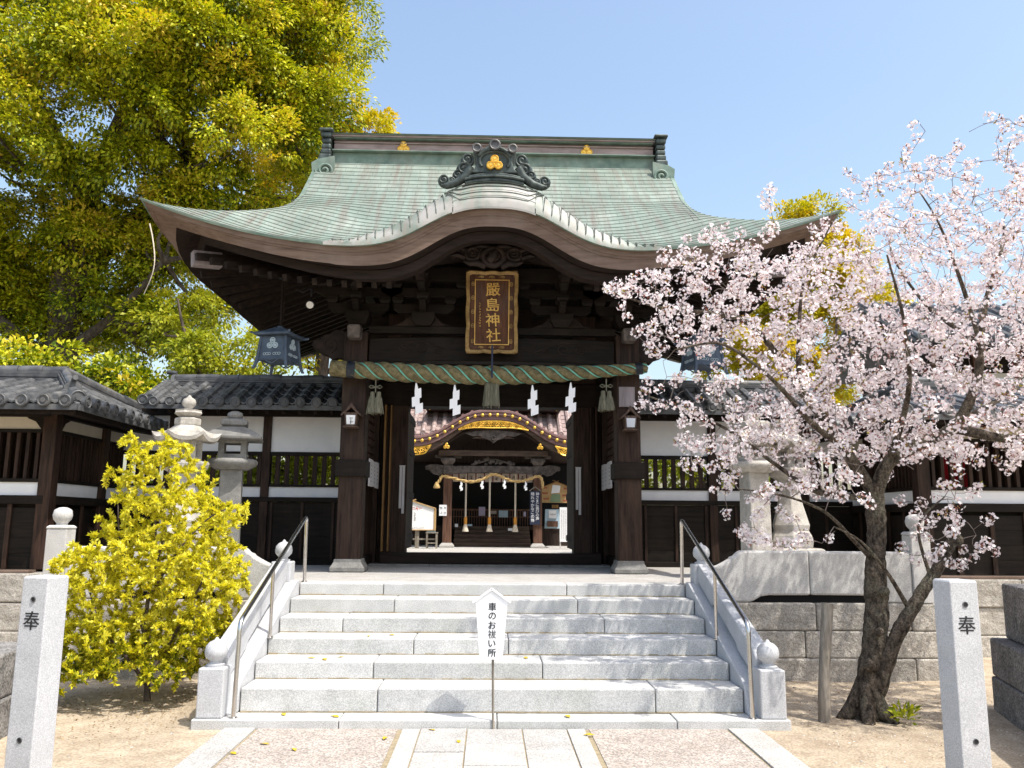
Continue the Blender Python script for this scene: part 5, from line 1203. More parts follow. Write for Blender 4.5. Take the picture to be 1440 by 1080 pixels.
# body of the hall
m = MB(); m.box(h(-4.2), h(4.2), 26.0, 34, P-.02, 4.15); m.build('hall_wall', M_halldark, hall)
m = MB(); m.box(h(-4.2), h(4.2), 24.75, 26, 1.40, 1.50); m.box(h(-4.2), h(-1.35), 24.78, 24.88, P, 1.40); m.box(h(1.35), h(4.2), 24.78, 24.88, P, 1.40); m.build('veranda', M_halldark, hall)
for i in range(5):
    m = MB(); m.box(h(-1.06), h(1.06), 23.3+.29*i, 24.9, P+.11*i+(.002 if i else 0), P+.11*(i+1)); m.build('step', M_pinkwood, hall, bevel=.008)
m = MB()
for q in np.arange(-4.1, 4.15, .105): m.box(h(q)-.02, h(q)+.02, 25.93, 25.97, 1.55, 3.4)
for q in np.arange(1.6, 3.4, .105): m.box(h(-4.15), h(4.15), 25.971, 25.99, q-.02, q+.02)
m.build('lattice', M_halldark, hall)
for x in (-4.1,-2.9,2.9,4.1): m = MB(); m.box(h(x)-.1, h(x)+.1, 25.75, 25.92, 1.5, 4.1); m.build('post', M_halldark, hall)
m = MB(); m.box(h(-2.75), h(2.75), 25.90, 25.925, 1.5, 3.38); m.build('opening_shade', M_shade, hall)  # near-black sheet stands for the shade within the hall front
m = MB(); m.box(h(-1.25), h(1.25), 24.98, 25.03, 1.95, 2.0); m.box(h(-1.25), h(1.25), 24.98, 25.03, 1.76, 1.785)
for q in np.arange(-1.2, 1.25, .075): m.box(h(q)-.012, h(q)+.012, 24.99, 25.02, 1.50, 1.95)
m.build('railing', M_hallpost, hall)
# main roof with tile rows
Ye, Yr, ze, zr = 24.2, 28.6, 4.10, 7.0
m = MB(); sl(m, (h(-4.4),Ye,ze), (h(4.4),Ye,ze), (h(4.4),Yr,zr), (h(-4.4),Yr,zr)); sl(m, (h(-4.4),2*Yr-Ye,ze), (h(4.4),2*Yr-Ye,ze), (h(4.4),Yr,zr), (h(-4.4),Yr,zr))
for q in np.arange(-4.3, 4.4, .285): tile_row(m, (h(q),Ye-.02,ze+.04), (h(q),Yr,zr+.04), .075, .22, 7)
for q in np.arange(-4.3, 4.2, .285):
    for k in np.arange(0, 1, .05): m.box(h(q)+.05, h(q)+.235, Ye+(Yr-Ye)*k-.012, Ye+(Yr-Ye)*k+.02, ze+(zr-ze)*k-.01, ze+(zr-ze)*k+.022)
m.box(h(-4.4), h(8), Ye-.03, Ye, ze-.1, ze-.02)
m.build('tile_roof', M_hall_tile, hall, smooth=40)
m = MB()
for q in np.arange(-4.3, 4.3, .22): m.beam((h(q),Ye+.1,ze-.12), (h(q),26.1,ze+.55), .06, .08)
m.build('rafters', M_halldark, hall)
for sg in (-1,1):     # dormer gable rakes above the porch
    m = MB(); m.beam((h(sg*2.05),24.6,4.95), (h(0),24.6,6.2), .3, .12); o = m.build('dormer_rake', M_tile_d, hall, bevel=.02)
    for k in np.linspace(.04,.9,10):
        e = MB(); e.lathe([(.05,0),(.05,.02),(.015,.04),(.001,.042)], (0,0,0), 10); x = 2.05*(1-k); z = 4.95+1.25*k; e.v = [(h(sg*x)+a, 24.44-c, z+b) for a,b,c in e.v]; e.build('gilt_stud', M_gold, o)
    m = MB(); m.beam((h(sg*1.9),24.5,4.90), (h(0),24.5,6.05), .04, .10); m.build('gilt_strip', M_gold, o)
m = MB(); m.prism([(h(-2),4.9),(h(2),4.9),(h(0),6.15)], 'y', 24.66, 26.5); m.build('dormer_wall', M_halldark, hall)
# linen banner
bn = thing('linen_banner', 'narrow linen banner with dark red stripes across the hall porch', 'banner', (h(0), 22.9, 2.69))
m = MB(); m.grid([[(h(x), 22.9+.012*math.sin(x*14), z) for x in np.linspace(-1.08,1.08,45)] for z in (2.69,2.80,2.92)]); m.build('cloth', M_linen, bn, smooth=60)
m = MB()
for x in np.linspace(-.92,.92,9): m.grid([[(h(x+dx), 22.895+.012*math.sin((x+dx)*14), z) for dx in (-.016,.016)] for z in (2.69,2.80,2.92)])
m.build('stripe', M_darkred, bn)
m = MB()
for x in np.linspace(-.8,.8,8): marks(m, h(x)-.05, h(x)+.05, 2.73, 2.88, 22.885+.012*math.sin(x*14), 1, .12, True, int(x*50)+90)
m.build('crest', M_carv, bn)
# golden rope, streamers, bell ropes
gr = thing('porch_rope', 'slender golden straw rope swagged across the hall porch', 'rope', (h(0), 22.3, 2.6))
kp = [(-1.47,2.61),(-1.40,2.70),(-1.36,2.79),(-1.28,2.80),(-1.0,2.74),(-.72,2.675),(-.5,2.67),(-.25,2.74),(-.06,2.85),(.10,2.855),(.3,2.77),(.55,2.69),(.8,2.70),(1.0,2.76),(1.15,2.82),(1.25,2.80),(1.30,2.70),(1.32,2.52)]
from mathutils import geometry
def smooth_path(kp, n):
    kp = [Vector(p) for p in kp]; out = []
    for i in range(len(kp)-1):
        p0 = kp[max(i-1,0)]; p1 = kp[i]; p2 = kp[i+1]; p3 = kp[min(i+2,len(kp)-1)]
        for k in range(n):
            t = k/n; out.append(.5*((2*p1)+(p2-p0)*t+(2*p0-5*p1+4*p2-p3)*t*t+(3*p1-p0-3*p2+p3)*t**3))
    return out+[kp[-1]]
path = smooth_path([(h(x), 22.3, z) for x, z in kp], 7); m = MB()
for k in range(2):
    pts = []
    for i, p in enumerate(path):
        t = (path[min(i+1,len(path)-1)]-path[max(i-1,0)]).normalized(); s_ = t.cross(Vector((0,1,0))).normalized(); a = i*.55+k*math.pi
        pts.append(p+(s_*math.cos(a)+Vector((0,1,0))*math.sin(a))*.018)
    m.tube(pts, .026, 6)
m.build('strands', M_goldrope, gr, smooth=70)
m = MB(); m.lathe([(.03,0),(.045,-.03),(.09,-.13),(.085,-.16),(.03,-.17)], (h(-1.48),22.3,2.65), 12); m.build('end_tassel', M_goldrope, gr, smooth=60)
G2 = 'small paper streamers on the porch rope'
for x, z, wds in ((-.84,2.68,'outermost, on the shrub side'),(-.29,2.73,'shrub side of the middle bell rope'),(.30,2.74,'cherry side of the middle bell rope'),(.86,2.70,'outermost, on the cherry side')):
    shide(h(x), z, 22.27, .62, 'small white streamer on the golden porch rope, '+wds, G2, name='small_streamer')
for x, wds in ((-.72,'on the shrub side'),(-.08,'in the middle'),(.61,'on the cherry side')):
    t = thing('bell_rope', 'pale bell rope with orange sleeve and tassel, '+wds+' of the porch', 'bell rope', (h(x), 22.75, 1.36), 'bell ropes of the hall porch')
    m = MB(); m.tube([(h(x),22.75,2.95),(h(x),22.75,1.74)], .024, 8); m.build('cord', M_palerope, t, smooth=60)
    m = MB(); m.lathe([(.03,1.75),(.045,1.72),(.043,1.57),(.035,1.55)], (h(x),22.75,0), 10); m.build('sleeve', M_orange, t, smooth=50)
    m = MB(); m.lathe([(.035,1.555),(.05,1.52),(.085,1.39),(.088,1.365),(.03,1.36)], (h(x),22.75,0), 12); m.build('tassel', M_palerope, t, smooth=50)
# notices
def notice(name, lab, x, z, w_, h_, y, m_, cols=0, mk=None, seed=1, cat='notice', grp=None):
    t = thing(name, lab, cat, (h(x), y, z-h_/2), grp)
    m = MB(); m.box(h(x)-w_/2, h(x)+w_/2, y, y+.012, z-h_/2, z+h_/2); m.build('sheet', m_, t)
    if cols:
        m = MB()
        for k in range(cols): xx = h(x)-w_/2+w_*(k+.5)/cols; marks(m, xx-.02, xx+.02, z-h_*.42, z+h_*.42, y, max(2, int(h_/ (w_/cols)*.9)), min(w_/cols, .09)*.75, True, seed+k)
        m.build('lettering', mk or M_grey_ink, t)
    return t
notice('paper_notice', 'white paper notice with black columns on the porch post nearer the peaked board', -1.31+.0, 1.915, .20, .285, 22.46, M_paper, 2, M_black, 5)
notice('paper_notice', 'violet sheet tied to the hall railing between two bell ropes', -.42+.12, 1.93, .19, .26, 24.95, M_violet)
notice('paper_notice', 'small cream slip tied to the hall railing by the middle bell rope', -.02+.04, 1.90, .21, .085, 24.95, M_linen, 3, M_grey_ink, 8)
notice('paper_notice', 'pale blue sheet on the hall railing just past the middle bell rope', .33, 1.86, .27, .20, 24.95, M_blueboard)
notice('paper_notice', 'narrow pale strip on the hall railing near the navy sign', .96, 1.86, .07, .14, 24.95, M_violet)
notice('paper_notice', 'small white card low beside the porch post on the hall steps', -1.0, 1.52, .085, .085, 23.8, M_paper)
notice('paper_notice', 'flat white label on the hall step below the first bell rope', -.67, 1.53, .22, .05, 23.85, M_blueboard)
notice('paper_notice', 'white slip on the hall step beside the last bell rope', .50, 1.42, .12, .07, 23.6, M_paper)
t = thing('peaked_board', 'white peaked notice board with red heading on grey legs in the court', 'notice board', (h(-2.06), 21.5, P))
m = MB(); m.prism([(h(x),z) for x,z in ((-2.60,1.42),(-1.485,1.42),(-1.485,1.955),(-2.06,2.125),(-2.60,1.955))], 'y', 21.50, 21.53); m.build('panel', M_paper, t)
m = MB(); m.beam((h(-1.44),21.5,1.945),(h(-2.13),21.5,2.155),.06,.03); m.beam((h(-2.66),21.5,1.945),(h(-1.94),21.5,2.165),.06,.03); m.box(h(-1.484),h(-1.43),21.485,21.54,1.395,1.94); m.box(h(-2.66),h(-2.605),21.485,21.54,1.395,1.94); m.box(h(-2.604),h(-1.485),21.485,21.54,1.395,1.42); m.build('frame', M_tanboard, t, bevel=.004)
for x in (-2.40,-1.90): m = MB(); m.box(h(x)-.05,h(x)+.05,21.535,21.6,P,1.9); m.build('leg', M_stake, t)
m = MB(); m.box(h(-2.6),h(-1.4),21.54,21.58,1.16,1.20); m.build('crossbar', M_stake, t)
m = MB(); marks(m, h(-2.20), h(-1.98), 2.02, 2.08, 21.499, 2, .055, False, 3); marks(m, h(-1.98), h(-1.94), 1.62, 1.84, 21.499, 4, .055, True, 4); marks(m, h(-2.14), h(-1.72), 1.44, 1.47, 21.499, 8, .03, False, 6); m.build('black_lettering', M_black, t)
m = MB(); marks(m, h(-2.30), h(-1.78), 1.90, 1.99, 21.499, 6, .085, False, 7); m.build('red_lettering', M_red, t)
t = thing('small_stand', 'slim wooden stand with papers on top beside the porch post', 'stand', (h(-1.53), 21.6, P))
m = MB(); m.box(h(-1.68),h(-1.38),21.48,21.78,1.325,1.35); m.build('top', M_stake, t, bevel=.004)
for x in (-1.65,-1.41):
    for y in (21.51,21.75): m = MB(); m.box(h(x)-.018,h(x)+.018,y-.018,y+.018,P,1.325); m.build('leg', M_stake, t)
m = MB(); m.box(h(-1.65),h(-1.41),21.50,21.52,1.07,1.10); m.build('stretcher', M_stake, t)
m = MB(); m.box(h(-1.66),h(-1.45),21.52,21.74,1.352,1.385); tag(m.build('paper_stack', M_blueboard, origin=(h(-1.55),21.6,1.352)), 'low stack of pale papers lying on the slim wooden stand', 'papers')
t = thing('navy_sign', 'navy vertical sign board with white writing in front of the porch post', 'sign', (h(1.12), 22.4, 1.55))
m = MB(); m.box(h(.985),h(1.255),22.38,22.40,1.56,2.44); m.build('board', M_navy, t)
m = MB(); m.beam((h(.97),22.38,2.44),(h(1.13),22.38,2.56),.03,.02); m.beam((h(1.27),22.38,2.44),(h(1.11),22.38,2.56),.03,.02); m.build('gable_cap', M_stake, t)
for i, ch in enumerate('神さまに喜びの声'): text(ch, .098, M_paper, t, (h(1.182), 22.378, 2.36-.092*i), depth=.001)
for i, ch in enumerate('晴れやかなこの舞'): text(ch, .098, M_paper, t, (h(1.058), 22.378, 2.36-.098*i), depth=.001)
t = thing('picture_board', 'large pentagonal wooden picture board with faded white and green painting', 'picture', (h(1.85), 24.7, 2.2))
y_ = 24.7; sc = 1.149
def q_(x, z): return (h(1.86+x*1.0), 2.50+z)
m = MB(); m.prism([q_(-.44,-.31),q_(.36,-.31),q_(.46,.11),q_(.0,.30),q_(-.46,.11)], 'y', y_, y_+.04); m.build('panel', M_tanboard, t)
m = MB(); a, b_ = q_(-.10,.345), q_(.56,.09); m.beam((a[0],y_-.02,a[1]),(b_[0],y_-.02,b_[1]),.05,.022); a, b_ = q_(.08,.33), q_(-.54,.09); m.beam((a[0],y_-.022,a[1]),(b_[0],y_-.022,b_[1]),.05,.022); m.build('gable_cap', M_ochre, t)
m = MB(); m.prism([q_(-.14,-.04),q_(.10,-.02),q_(.13,.19),q_(-.10,.21)], 'y', y_-.006, y_-.001); m.build('white_paint', M_paper, t)
m = MB(); m.prism([q_(-.18,-.30),q_(.13,-.29),q_(.12,-.05),q_(-.13,-.06)], 'y', y_-.005, y_-.001); m.build('green_paint', plain('faded_green_paint', (.22,.30,.18), .8), t)
m = MB()
for zx in ((-.35,.12),(-.30,-.2),(.25,-.1),(.30,.1),(-.33,-.04),(.28,-.25)): a = q_(*zx); m.box(a[0]-.07,a[0]+.09,y_-.004,y_-.001,a[1]-.02,a[1]+.03)
m.build('red_paint', plain('faded_red_paint', (.36,.11,.06), .8), t)
m = MB(); m.box(h(1.74),h(1.93),24.7,24.72,2.03,2.13); tag(m.build('wooden_tag', M_ochre, origin=(h(1.85),24.7,2.03)), 'small tan wooden tag under the pentagonal picture board', 'tag')
t = thing('leaflet_box', 'pale blue leaflet case with white card and brown base on the veranda edge', 'leaflet case', (h(1.72), 24.6, 1.5))
m = MB(); m.prism([(h(1.52),1.45),(h(1.98),1.45),(h(1.94),2.0),(h(1.54),2.0)], 'y', 24.6, 24.63); m.build('back', M_blueboard, t)
m = MB(); m.box(h(1.64),h(1.86),24.58,24.60,1.74,1.97); m.build('card', M_paper, t)
m = MB(); m.box(h(1.60),h(1.90),24.50,24.599,1.50,1.66); m.build('box', M_hallpost, t)
m = MB(); marks(m, h(1.66), h(1.84), 1.83, 1.88, 24.578, 4, .045, False, 9); m.build('lettering', M_black, t)
t = thing('white_board', 'tall white notice board with columns of fine writing and a red strip', 'notice board', (h(1.95), 21.5, P))
m = MB(); m.box(h(1.70),h(2.22),21.5,21.52,1.14,2.0); m.build('panel', M_paper, t)
for x in (1.715,2.2): m = MB(); m.box(h(x)-.015,h(x)+.015,21.52,21.54,P,1.6); m.build('leg', M_paper2, t)
m = MB()
for k in range(8): x = h(1.74+.047*k); marks(m, x, x+.02, 1.2, 1.94, 21.499, 24, .022, True, 20+k)
m.build('fine_lettering', M_grey_ink, t)
m = MB(); m.box(h(2.13),h(2.20),21.494,21.499,1.38,1.78); m.build('red_strip', M_red, t)
m = MB(); marks(m, h(2.15), h(2.18), 1.40, 1.76, 21.493, 7, .045, True, 40); m.build('strip_lettering', M_paper, t)
# ------------------------------------------------------------------ foliage helpers
def leaf_object(name, Pp, D, Nn, L, W, tint, m, parent, fold=.25):
    """one mesh of many small folded leaves: base, two flanks and tip each"""
    o0 = np.array(ORI[rootof(parent).name]) if parent is not None else np.zeros(3)
    n = len(Pp); D = D/np.linalg.norm(D, axis=1, keepdims=True); S = np.cross(D, Nn); S /= np.linalg.norm(S, axis=1, keepdims=True)+1e-9; U = np.cross(S, D)
    L = np.asarray(L)[:,None]; W = np.asarray(W)[:,None]; Q = Pp-o0
    V = np.stack([Q, Q+D*L*.5+S*W*.5+U*W*fold, Q+D*L-U*L*.12, Q+D*L*.5-S*W*.5+U*W*fold], 1).reshape(-1,3)
    me = bpy.data.meshes.new(name); me.vertices.add(4*n); me.vertices.foreach_set('co', V.astype('f').ravel())
    me.loops.add(4*n); me.loops.foreach_set('vertex_index', np.arange(4*n, dtype='i')); me.polygons.add(n)
    me.polygons.foreach_set('loop_start', np.arange(0,4*n,4, dtype='i')); me.update(calc_edges=True)
    at = me.attributes.new('tint', 'FLOAT', 'POINT'); at.data.foreach_set('value', np.repeat(np.asarray(tint,'f'), 4))
    me.materials.append(m); ob = bpy.data.objects.new(name, me); C.objects.link(ob)
    if parent is not None: ob.parent = parent
    return ob
def rdir(n, up=0.0, down=0.0):
    v = rng.normal(size=(n,3)); v[:,2] += up-down; return v/np.linalg.norm(v, axis=1, keepdims=True)
def limb(mb, pts, r0, r1, n=9, wob=.04, sub=4, rough=0.0):
    pts = smooth_path(pts, sub); k = len(pts); rad = []
    for i, p in enumerate(pts):
        u = i/(k-1); w_ = wob*(r0+(r1-r0)*u)*8
        p += Vector(mnoise.noise_vector(p*1.7))*w_*.15*(1 if 0 < i < k-1 else 0); rad.append((r0+(r1-r0)*u**.8)*(1+.12*mnoise.noise(p*5)))
    n0 = len(mb.v); mb.tube(pts, rad, n)
    if rough:
        for i in range(len(pts)):
            for k in range(n):
                q = Vector(mb.v[n0+i*n+k]); a = q-pts[i]; z = mnoise.noise(Vector((q.x*16,q.y*16,q.z*26)))*.10+mnoise.noise(q*7)*.14+mnoise.noise(Vector((q.x*40,q.y*40,q.z*60)))*.05; mb.v[n0+i*n+k] = tuple(pts[i]+a*(1+z*rough))
    return pts
# ------------------------------------------------------------------ evergreen trees behind the gate
def broadleaf(name, lab, base, trunk_r, forks, lobes, m, nclump, nleaf, lsize, seed, group, cr=(.45,.9), orange=.12, tbase=.42):
    global rng
    rng = np.random.default_rng(seed); rnd = random.Random(seed); base = Vector(base)
    t = thing(name, lab, 'tree', base, group); mb = MB()
    for pts, r0, r1 in forks: limb(mb, pts, r0, r1, 10, .06)
    # clumps on and within the lobes
    C_ = []; vol = np.array([a*b*c for _, (a,b,c) in lobes]); pr = vol**.66; pr /= pr.sum()
    for i in range(nclump):
        (c, rr) = lobes[rng.choice(len(lobes), p=pr)]; d = rdir(1)[0]; k = rng.uniform(.25,1.0)**.40
        C_.append(np.array(c)+d*np.array(rr)*k)
    C_ = np.array(C_)
    ends = [Vector(p[-1]) for p, _, _ in forks]+[Vector(p[len(p)//2]) for p, _, _ in forks]
    for i in range(0, len(C_), 3):
        e = min(ends, key=lambda q: (q-Vector(C_[i])).length); c = Vector(C_[i]); mid = (e+c)/2+Vector((rnd.uniform(-.3,.3),rnd.uniform(-.3,.3),-.15*(c-e).length)); limb(mb, [e, mid, c], .05*trunk_r/.4+.01, .012, 5, .02, 3)
    mb.build('trunk', M_bark, t, smooth=60)
    Pp = []; D = []; Nn = []; T = []; Ls = []
    for c in C_:
        r = rng.uniform(*cr); ns = max(4, int(9*(r/np.mean(cr))**2)); base_t = rng.normal(tbase,.13) + (.25 if rng.random() < orange else 0)
        sd = rdir(ns, .5); sp = c+sd*(r*rng.uniform(.55,1.05,(ns,1)))*np.array([1,1,.70])
        for k in range(ns):
            q = rng.uniform(.13,.30)*r/.65+.05; n = int(nleaf/9*rng.uniform(.7,1.3)); d = rdir(n, .35); kk = rng.uniform(.05,1,n)**.5
            Pp.append(sp[k]+d*(q*kk)[:,None]*np.array([1.15,1.15,.75])); out_ = d*.8+sd[k]*.7+rng.normal(size=(n,3))*.35; out_[:,2] -= .45; D.append(out_)
            nn = rng.normal(size=(n,3))*.40+d*.35; nn[:,2] += .75; nn += np.array([.25,-.35,.2]); Nn.append(nn)
            T.append(np.clip(base_t+.10+.20*(kk-.5)+.12*sd[k][2]+rng.normal(size=n)*.06, 0, 1)); Ls.append(lsize*rng.uniform(.7,1.25,n))
    Pp, D, Nn, T, Ls = map(np.concatenate, (Pp, D, Nn, T, Ls))
    leaf_object('crown', Pp, D, Nn, Ls, Ls*.55, T, m, t)
    return t
GT = 'evergreen trees rising behind the gate'
b0 = Vector((-9.9, 19.5, P))
V_ = lambda *a: Vector(a)
broadleaf('camphor_tree', 'huge camphor tree with dark trunk and yellow green leaves above the low pavilion', b0, .5,
  [([b0, V_(-9.95,19.5,4), V_(-10.0,19.4,7.0), V_(-9.6,19.3,9.5)], .48, .30), ([V_(-10.0,19.4,6.6), V_(-8.8,19.2,8.2), V_(-7.2,18.9,10.0), V_(-5.6,18.7,12.0)], .26, .08), ([V_(-9.6,19.3,9.3), V_(-8.8,19.4,12.0), V_(-7.6,19.5,15.0)], .26, .08),
   ([V_(-9.7,19.3,9.2), V_(-11.2,19.2,11.8), V_(-12.6,19.0,14.0)], .24, .08), ([V_(-9.97,19.4,5.4), V_(-8.6,18.9,6.2), V_(-7.4,18.5,7.4)], .16, .05), ([V_(-10.0,19.5,5.0), V_(-11.3,19.0,6.2), V_(-12.2,18.8,7.6)], .2, .06), ([V_(-9.95,19.4,4.2),V_(-11.0,18.6,4.6),V_(-11.7,18.3,5.6),V_(-12.4,18.3,5.9)], .14, .06)],
  [((-5.0,19.0,13.8),(1.7,1.6,1.6)), ((-5.0,18.9,11.6),(1.2,1.4,1.3)), ((-6.3,17.4,12.4),(1.5,1.5,1.3)), ((-8.1,16.6,11.5),(1.6,1.5,1.2)), ((-6.4,17.6,10.2),(1.4,1.4,1.2)), ((-8.6,17.0,9.5),(1.3,1.3,1.0)), ((-10.4,16.6,10.6),(1.4,1.4,1.0)), ((-12.0,17.6,9.2),(1.5,1.4,1.2)), ((-10.9,19.6,8.1),(1.6,1.2,1.1)), ((-8.6,19.4,8.0),(1.6,1.4,1.1)), ((-6.5,18.8,8.6),(1.2,1.3,.9)), ((-7.9,19.6,6.5),(1.4,1.2,1.1)), ((-10.0,20.2,6.2),(1.6,1.2,1.0)), ((-12.6,19.8,7.4),(1.5,1.3,1.0)), ((-12.6,18.0,13.0),(1.8,1.7,1.3)), ((-9.2,18.6,14.8),(3.2,2.0,1.6)), ((-5.4,19.5,15.8),(2.0,1.8,1.6)), ((-4.3,20,9.8),(1.1,1.2,.9))],
  M_camphor, 560, 780, .102, 21, GT, (.45,.95), .12, .42)
broadleaf('camphor_tree', 'rounded yellow camphor crown just above the gate ridge, behind the huge camphor', (-5.2,25,P), .4,
  [([V_(-5.2,25,P), V_(-5.1,25,6), V_(-4.7,25,11)], .35, .1)], [((-4.6,25,12.6),(1.55,1.6,2.0)), ((-6.0,25,11.6),(1.6,1.5,2.2)), ((-5.2,25,8.6),(2.2,1.6,2.4))], M_camphor_y, 130, 620, .125, 22, GT, (.45,.8), .2, .5)
broadleaf('leafy_tree', 'bright green low tree behind the hanging lantern and corridor roof', (-5.6,17.6,P), .22,
  [([V_(-6.3,17.6,P), V_(-6.2,17.6,2.6), V_(-5.9,17.5,4.4)], .16, .05), ([V_(-6.25,17.6,2.2), V_(-5.4,17.4,3.4), V_(-4.7,17.4,4.6)], .10, .03), ([V_(-5.9,17.5,4.2), V_(-6.4,17.4,5.4), V_(-6.6,17.3,6.2)], .06, .02)],
  [((-6.3,17.4,5.4),(.85,.8,1.0)), ((-5.6,17.3,4.7),(1.1,.9,.9)), ((-4.7,17.4,4.1),(1.0,.9,.8)), ((-5.8,17.5,3.3),(1.3,.9,.8)), ((-4.4,17.6,3.0),(1.2,.9,.8)), ((-3.4,17.8,3.0),(1.0,.9,.8)), ((-5.0,17.8,2.1),(2.2,.8,.7)), ((-3.2,17.9,1.9),(1.0,.7,.7))], M_greenleaf, 150, 190, .10, 23, GT, (.28,.5), .1, .5)
broadleaf('leafy_tree', 'dark green tree at the photo edge behind the low pavilion roof', (-12.4,16.8,P), .25,
  [([V_(-12.4,16.8,P), V_(-12.2,16.8,3), V_(-11.6,16.6,5)], .2, .06)], [((-11.4,16.6,4.6),(1.6,1.0,.8)), ((-9.4,16.8,4.3),(1.4,.9,.7)), ((-7.7,16.9,4.0),(1.0,.8,.7)), ((-10.5,16.8,3.0),(2.4,.9,1.0))], M_camphor, 110, 190, .13, 24, GT, (.35,.6), .12, .34)
broadleaf('camphor_tree', 'golden yellow camphor crown above the far eave tip, behind the cherry', (10.4,27,P), .4,
  [([V_(10.4,27,P), V_(10.5,27,6), V_(10.7,27,10)], .4, .12)], [((10.4,27,11.0),(1.05,1.3,1.0)), ((11.2,27,10.3),(1.2,1.3,1.2)), ((9.6,27,9.4),(1.2,1.4,1.3)), ((11.4,27,8.4),(2.2,1.6,1.8)), ((8.4,26.8,7.2),(1.4,1.3,1.2)), ((10.2,26.8,6.0),(2.0,1.5,1.4))], M_camphor_y, 150, 520, .13, 25, GT, (.5,.85), .3, .55)
broadleaf('leafy_tree', 'rounded green shrub tree behind the corridor roof near the cherry', (4.6,18,P), .2,
  [([V_(4.6,18,P), V_(4.5,18,2.4), V_(4.3,18,3.6)], .12, .04)], [((4.3,18,3.9),(.9,.8,.8)), ((5.3,18,3.6),(.9,.8,.8)), ((3.7,18.2,2.6),(1.1,.8,.8)), ((5.4,18.2,2.4),(1.1,.8,.8))], M_greenleaf, 70, 170, .11, 26, GT, (.3,.5), .1, .42)
m = MB(); limb(m, [V_(-6.50,15.4,7.15), V_(-6.39,15.35,6.8), V_(-6.31,15.3,6.4), V_(-6.34,15.3,6.1), V_(-6.48,15.35,5.75)], .013, .008, 6, .02)
tw = m.build('dead_branch', M_palerope, bpy.data.objects['camphor_tree'], smooth=60)
# ------------------------------------------------------------------ growth towards a cloud of points
def grow(limbs, targets, rtip, rng_, step=.07, sag=.0):
    nodes = []; rads = []
    for pts, r0, r1 in limbs:
        q = smooth_path(pts, 6)
        for i, p in enumerate(q): nodes.append(np.array(p)); rads.append(r0+(r1-r0)*i/(len(q)-1))
    nodes = np.array(nodes); rads = np.array(rads); twigs = []
    left = np.array(targets); dist = np.full(len(left), 1e9); near = np.zeros(len(left), int)
    def upd(new, off):
        nonlocal dist, near
        d = np.linalg.norm(left[:,None,:]-new[None,:,:], axis=2); j = d.argmin(1); dm = d[np.arange(len(left)), j]; k = dm < dist; dist = np.where(k, dm, dist); near = np.where(k, j+off, near)
    upd(nodes, 0)
    alive = np.ones(len(left), bool)
    while alive.any():
        i = np.where(alive, dist, 1e9).argmin(); alive[i] = False; a = nodes[near[i]]; b = left[i]; L = np.linalg.norm(b-a)
        if L < .05: continue
        mid = (a+b)/2 + rng_.normal(size=3)*L*.10; mid[2] -= sag*L; n = max(3, int(L/step)+1); u = np.linspace(0,1,n)[:,None]
        path = a*(1-u)**2+2*mid*u*(1-u)+b*u**2; path[1:-1] += rng_.normal(size=(n-2,3))*.003
        r0 = min(rads[near[i]]*.75, rtip+.011*L)
        twigs.append((path, r0)); off = len(nodes); nodes = np.vstack([nodes, path[1:]]); rads = np.concatenate([rads, np.linspace(r0, rtip, n)[1:]]); upd(path[1:], off)
    return twigs
def inpoly(x, z, poly):
    c = False; n = len(poly)
    for i in range(n):
        x1, z1 = poly[i]; x2, z2 = poly[(i+1)%n]
        if (z1 > z) != (z2 > z) and x < (x2-x1)*(z-z1)/(z2-z1)+x1: c = not c
    return c
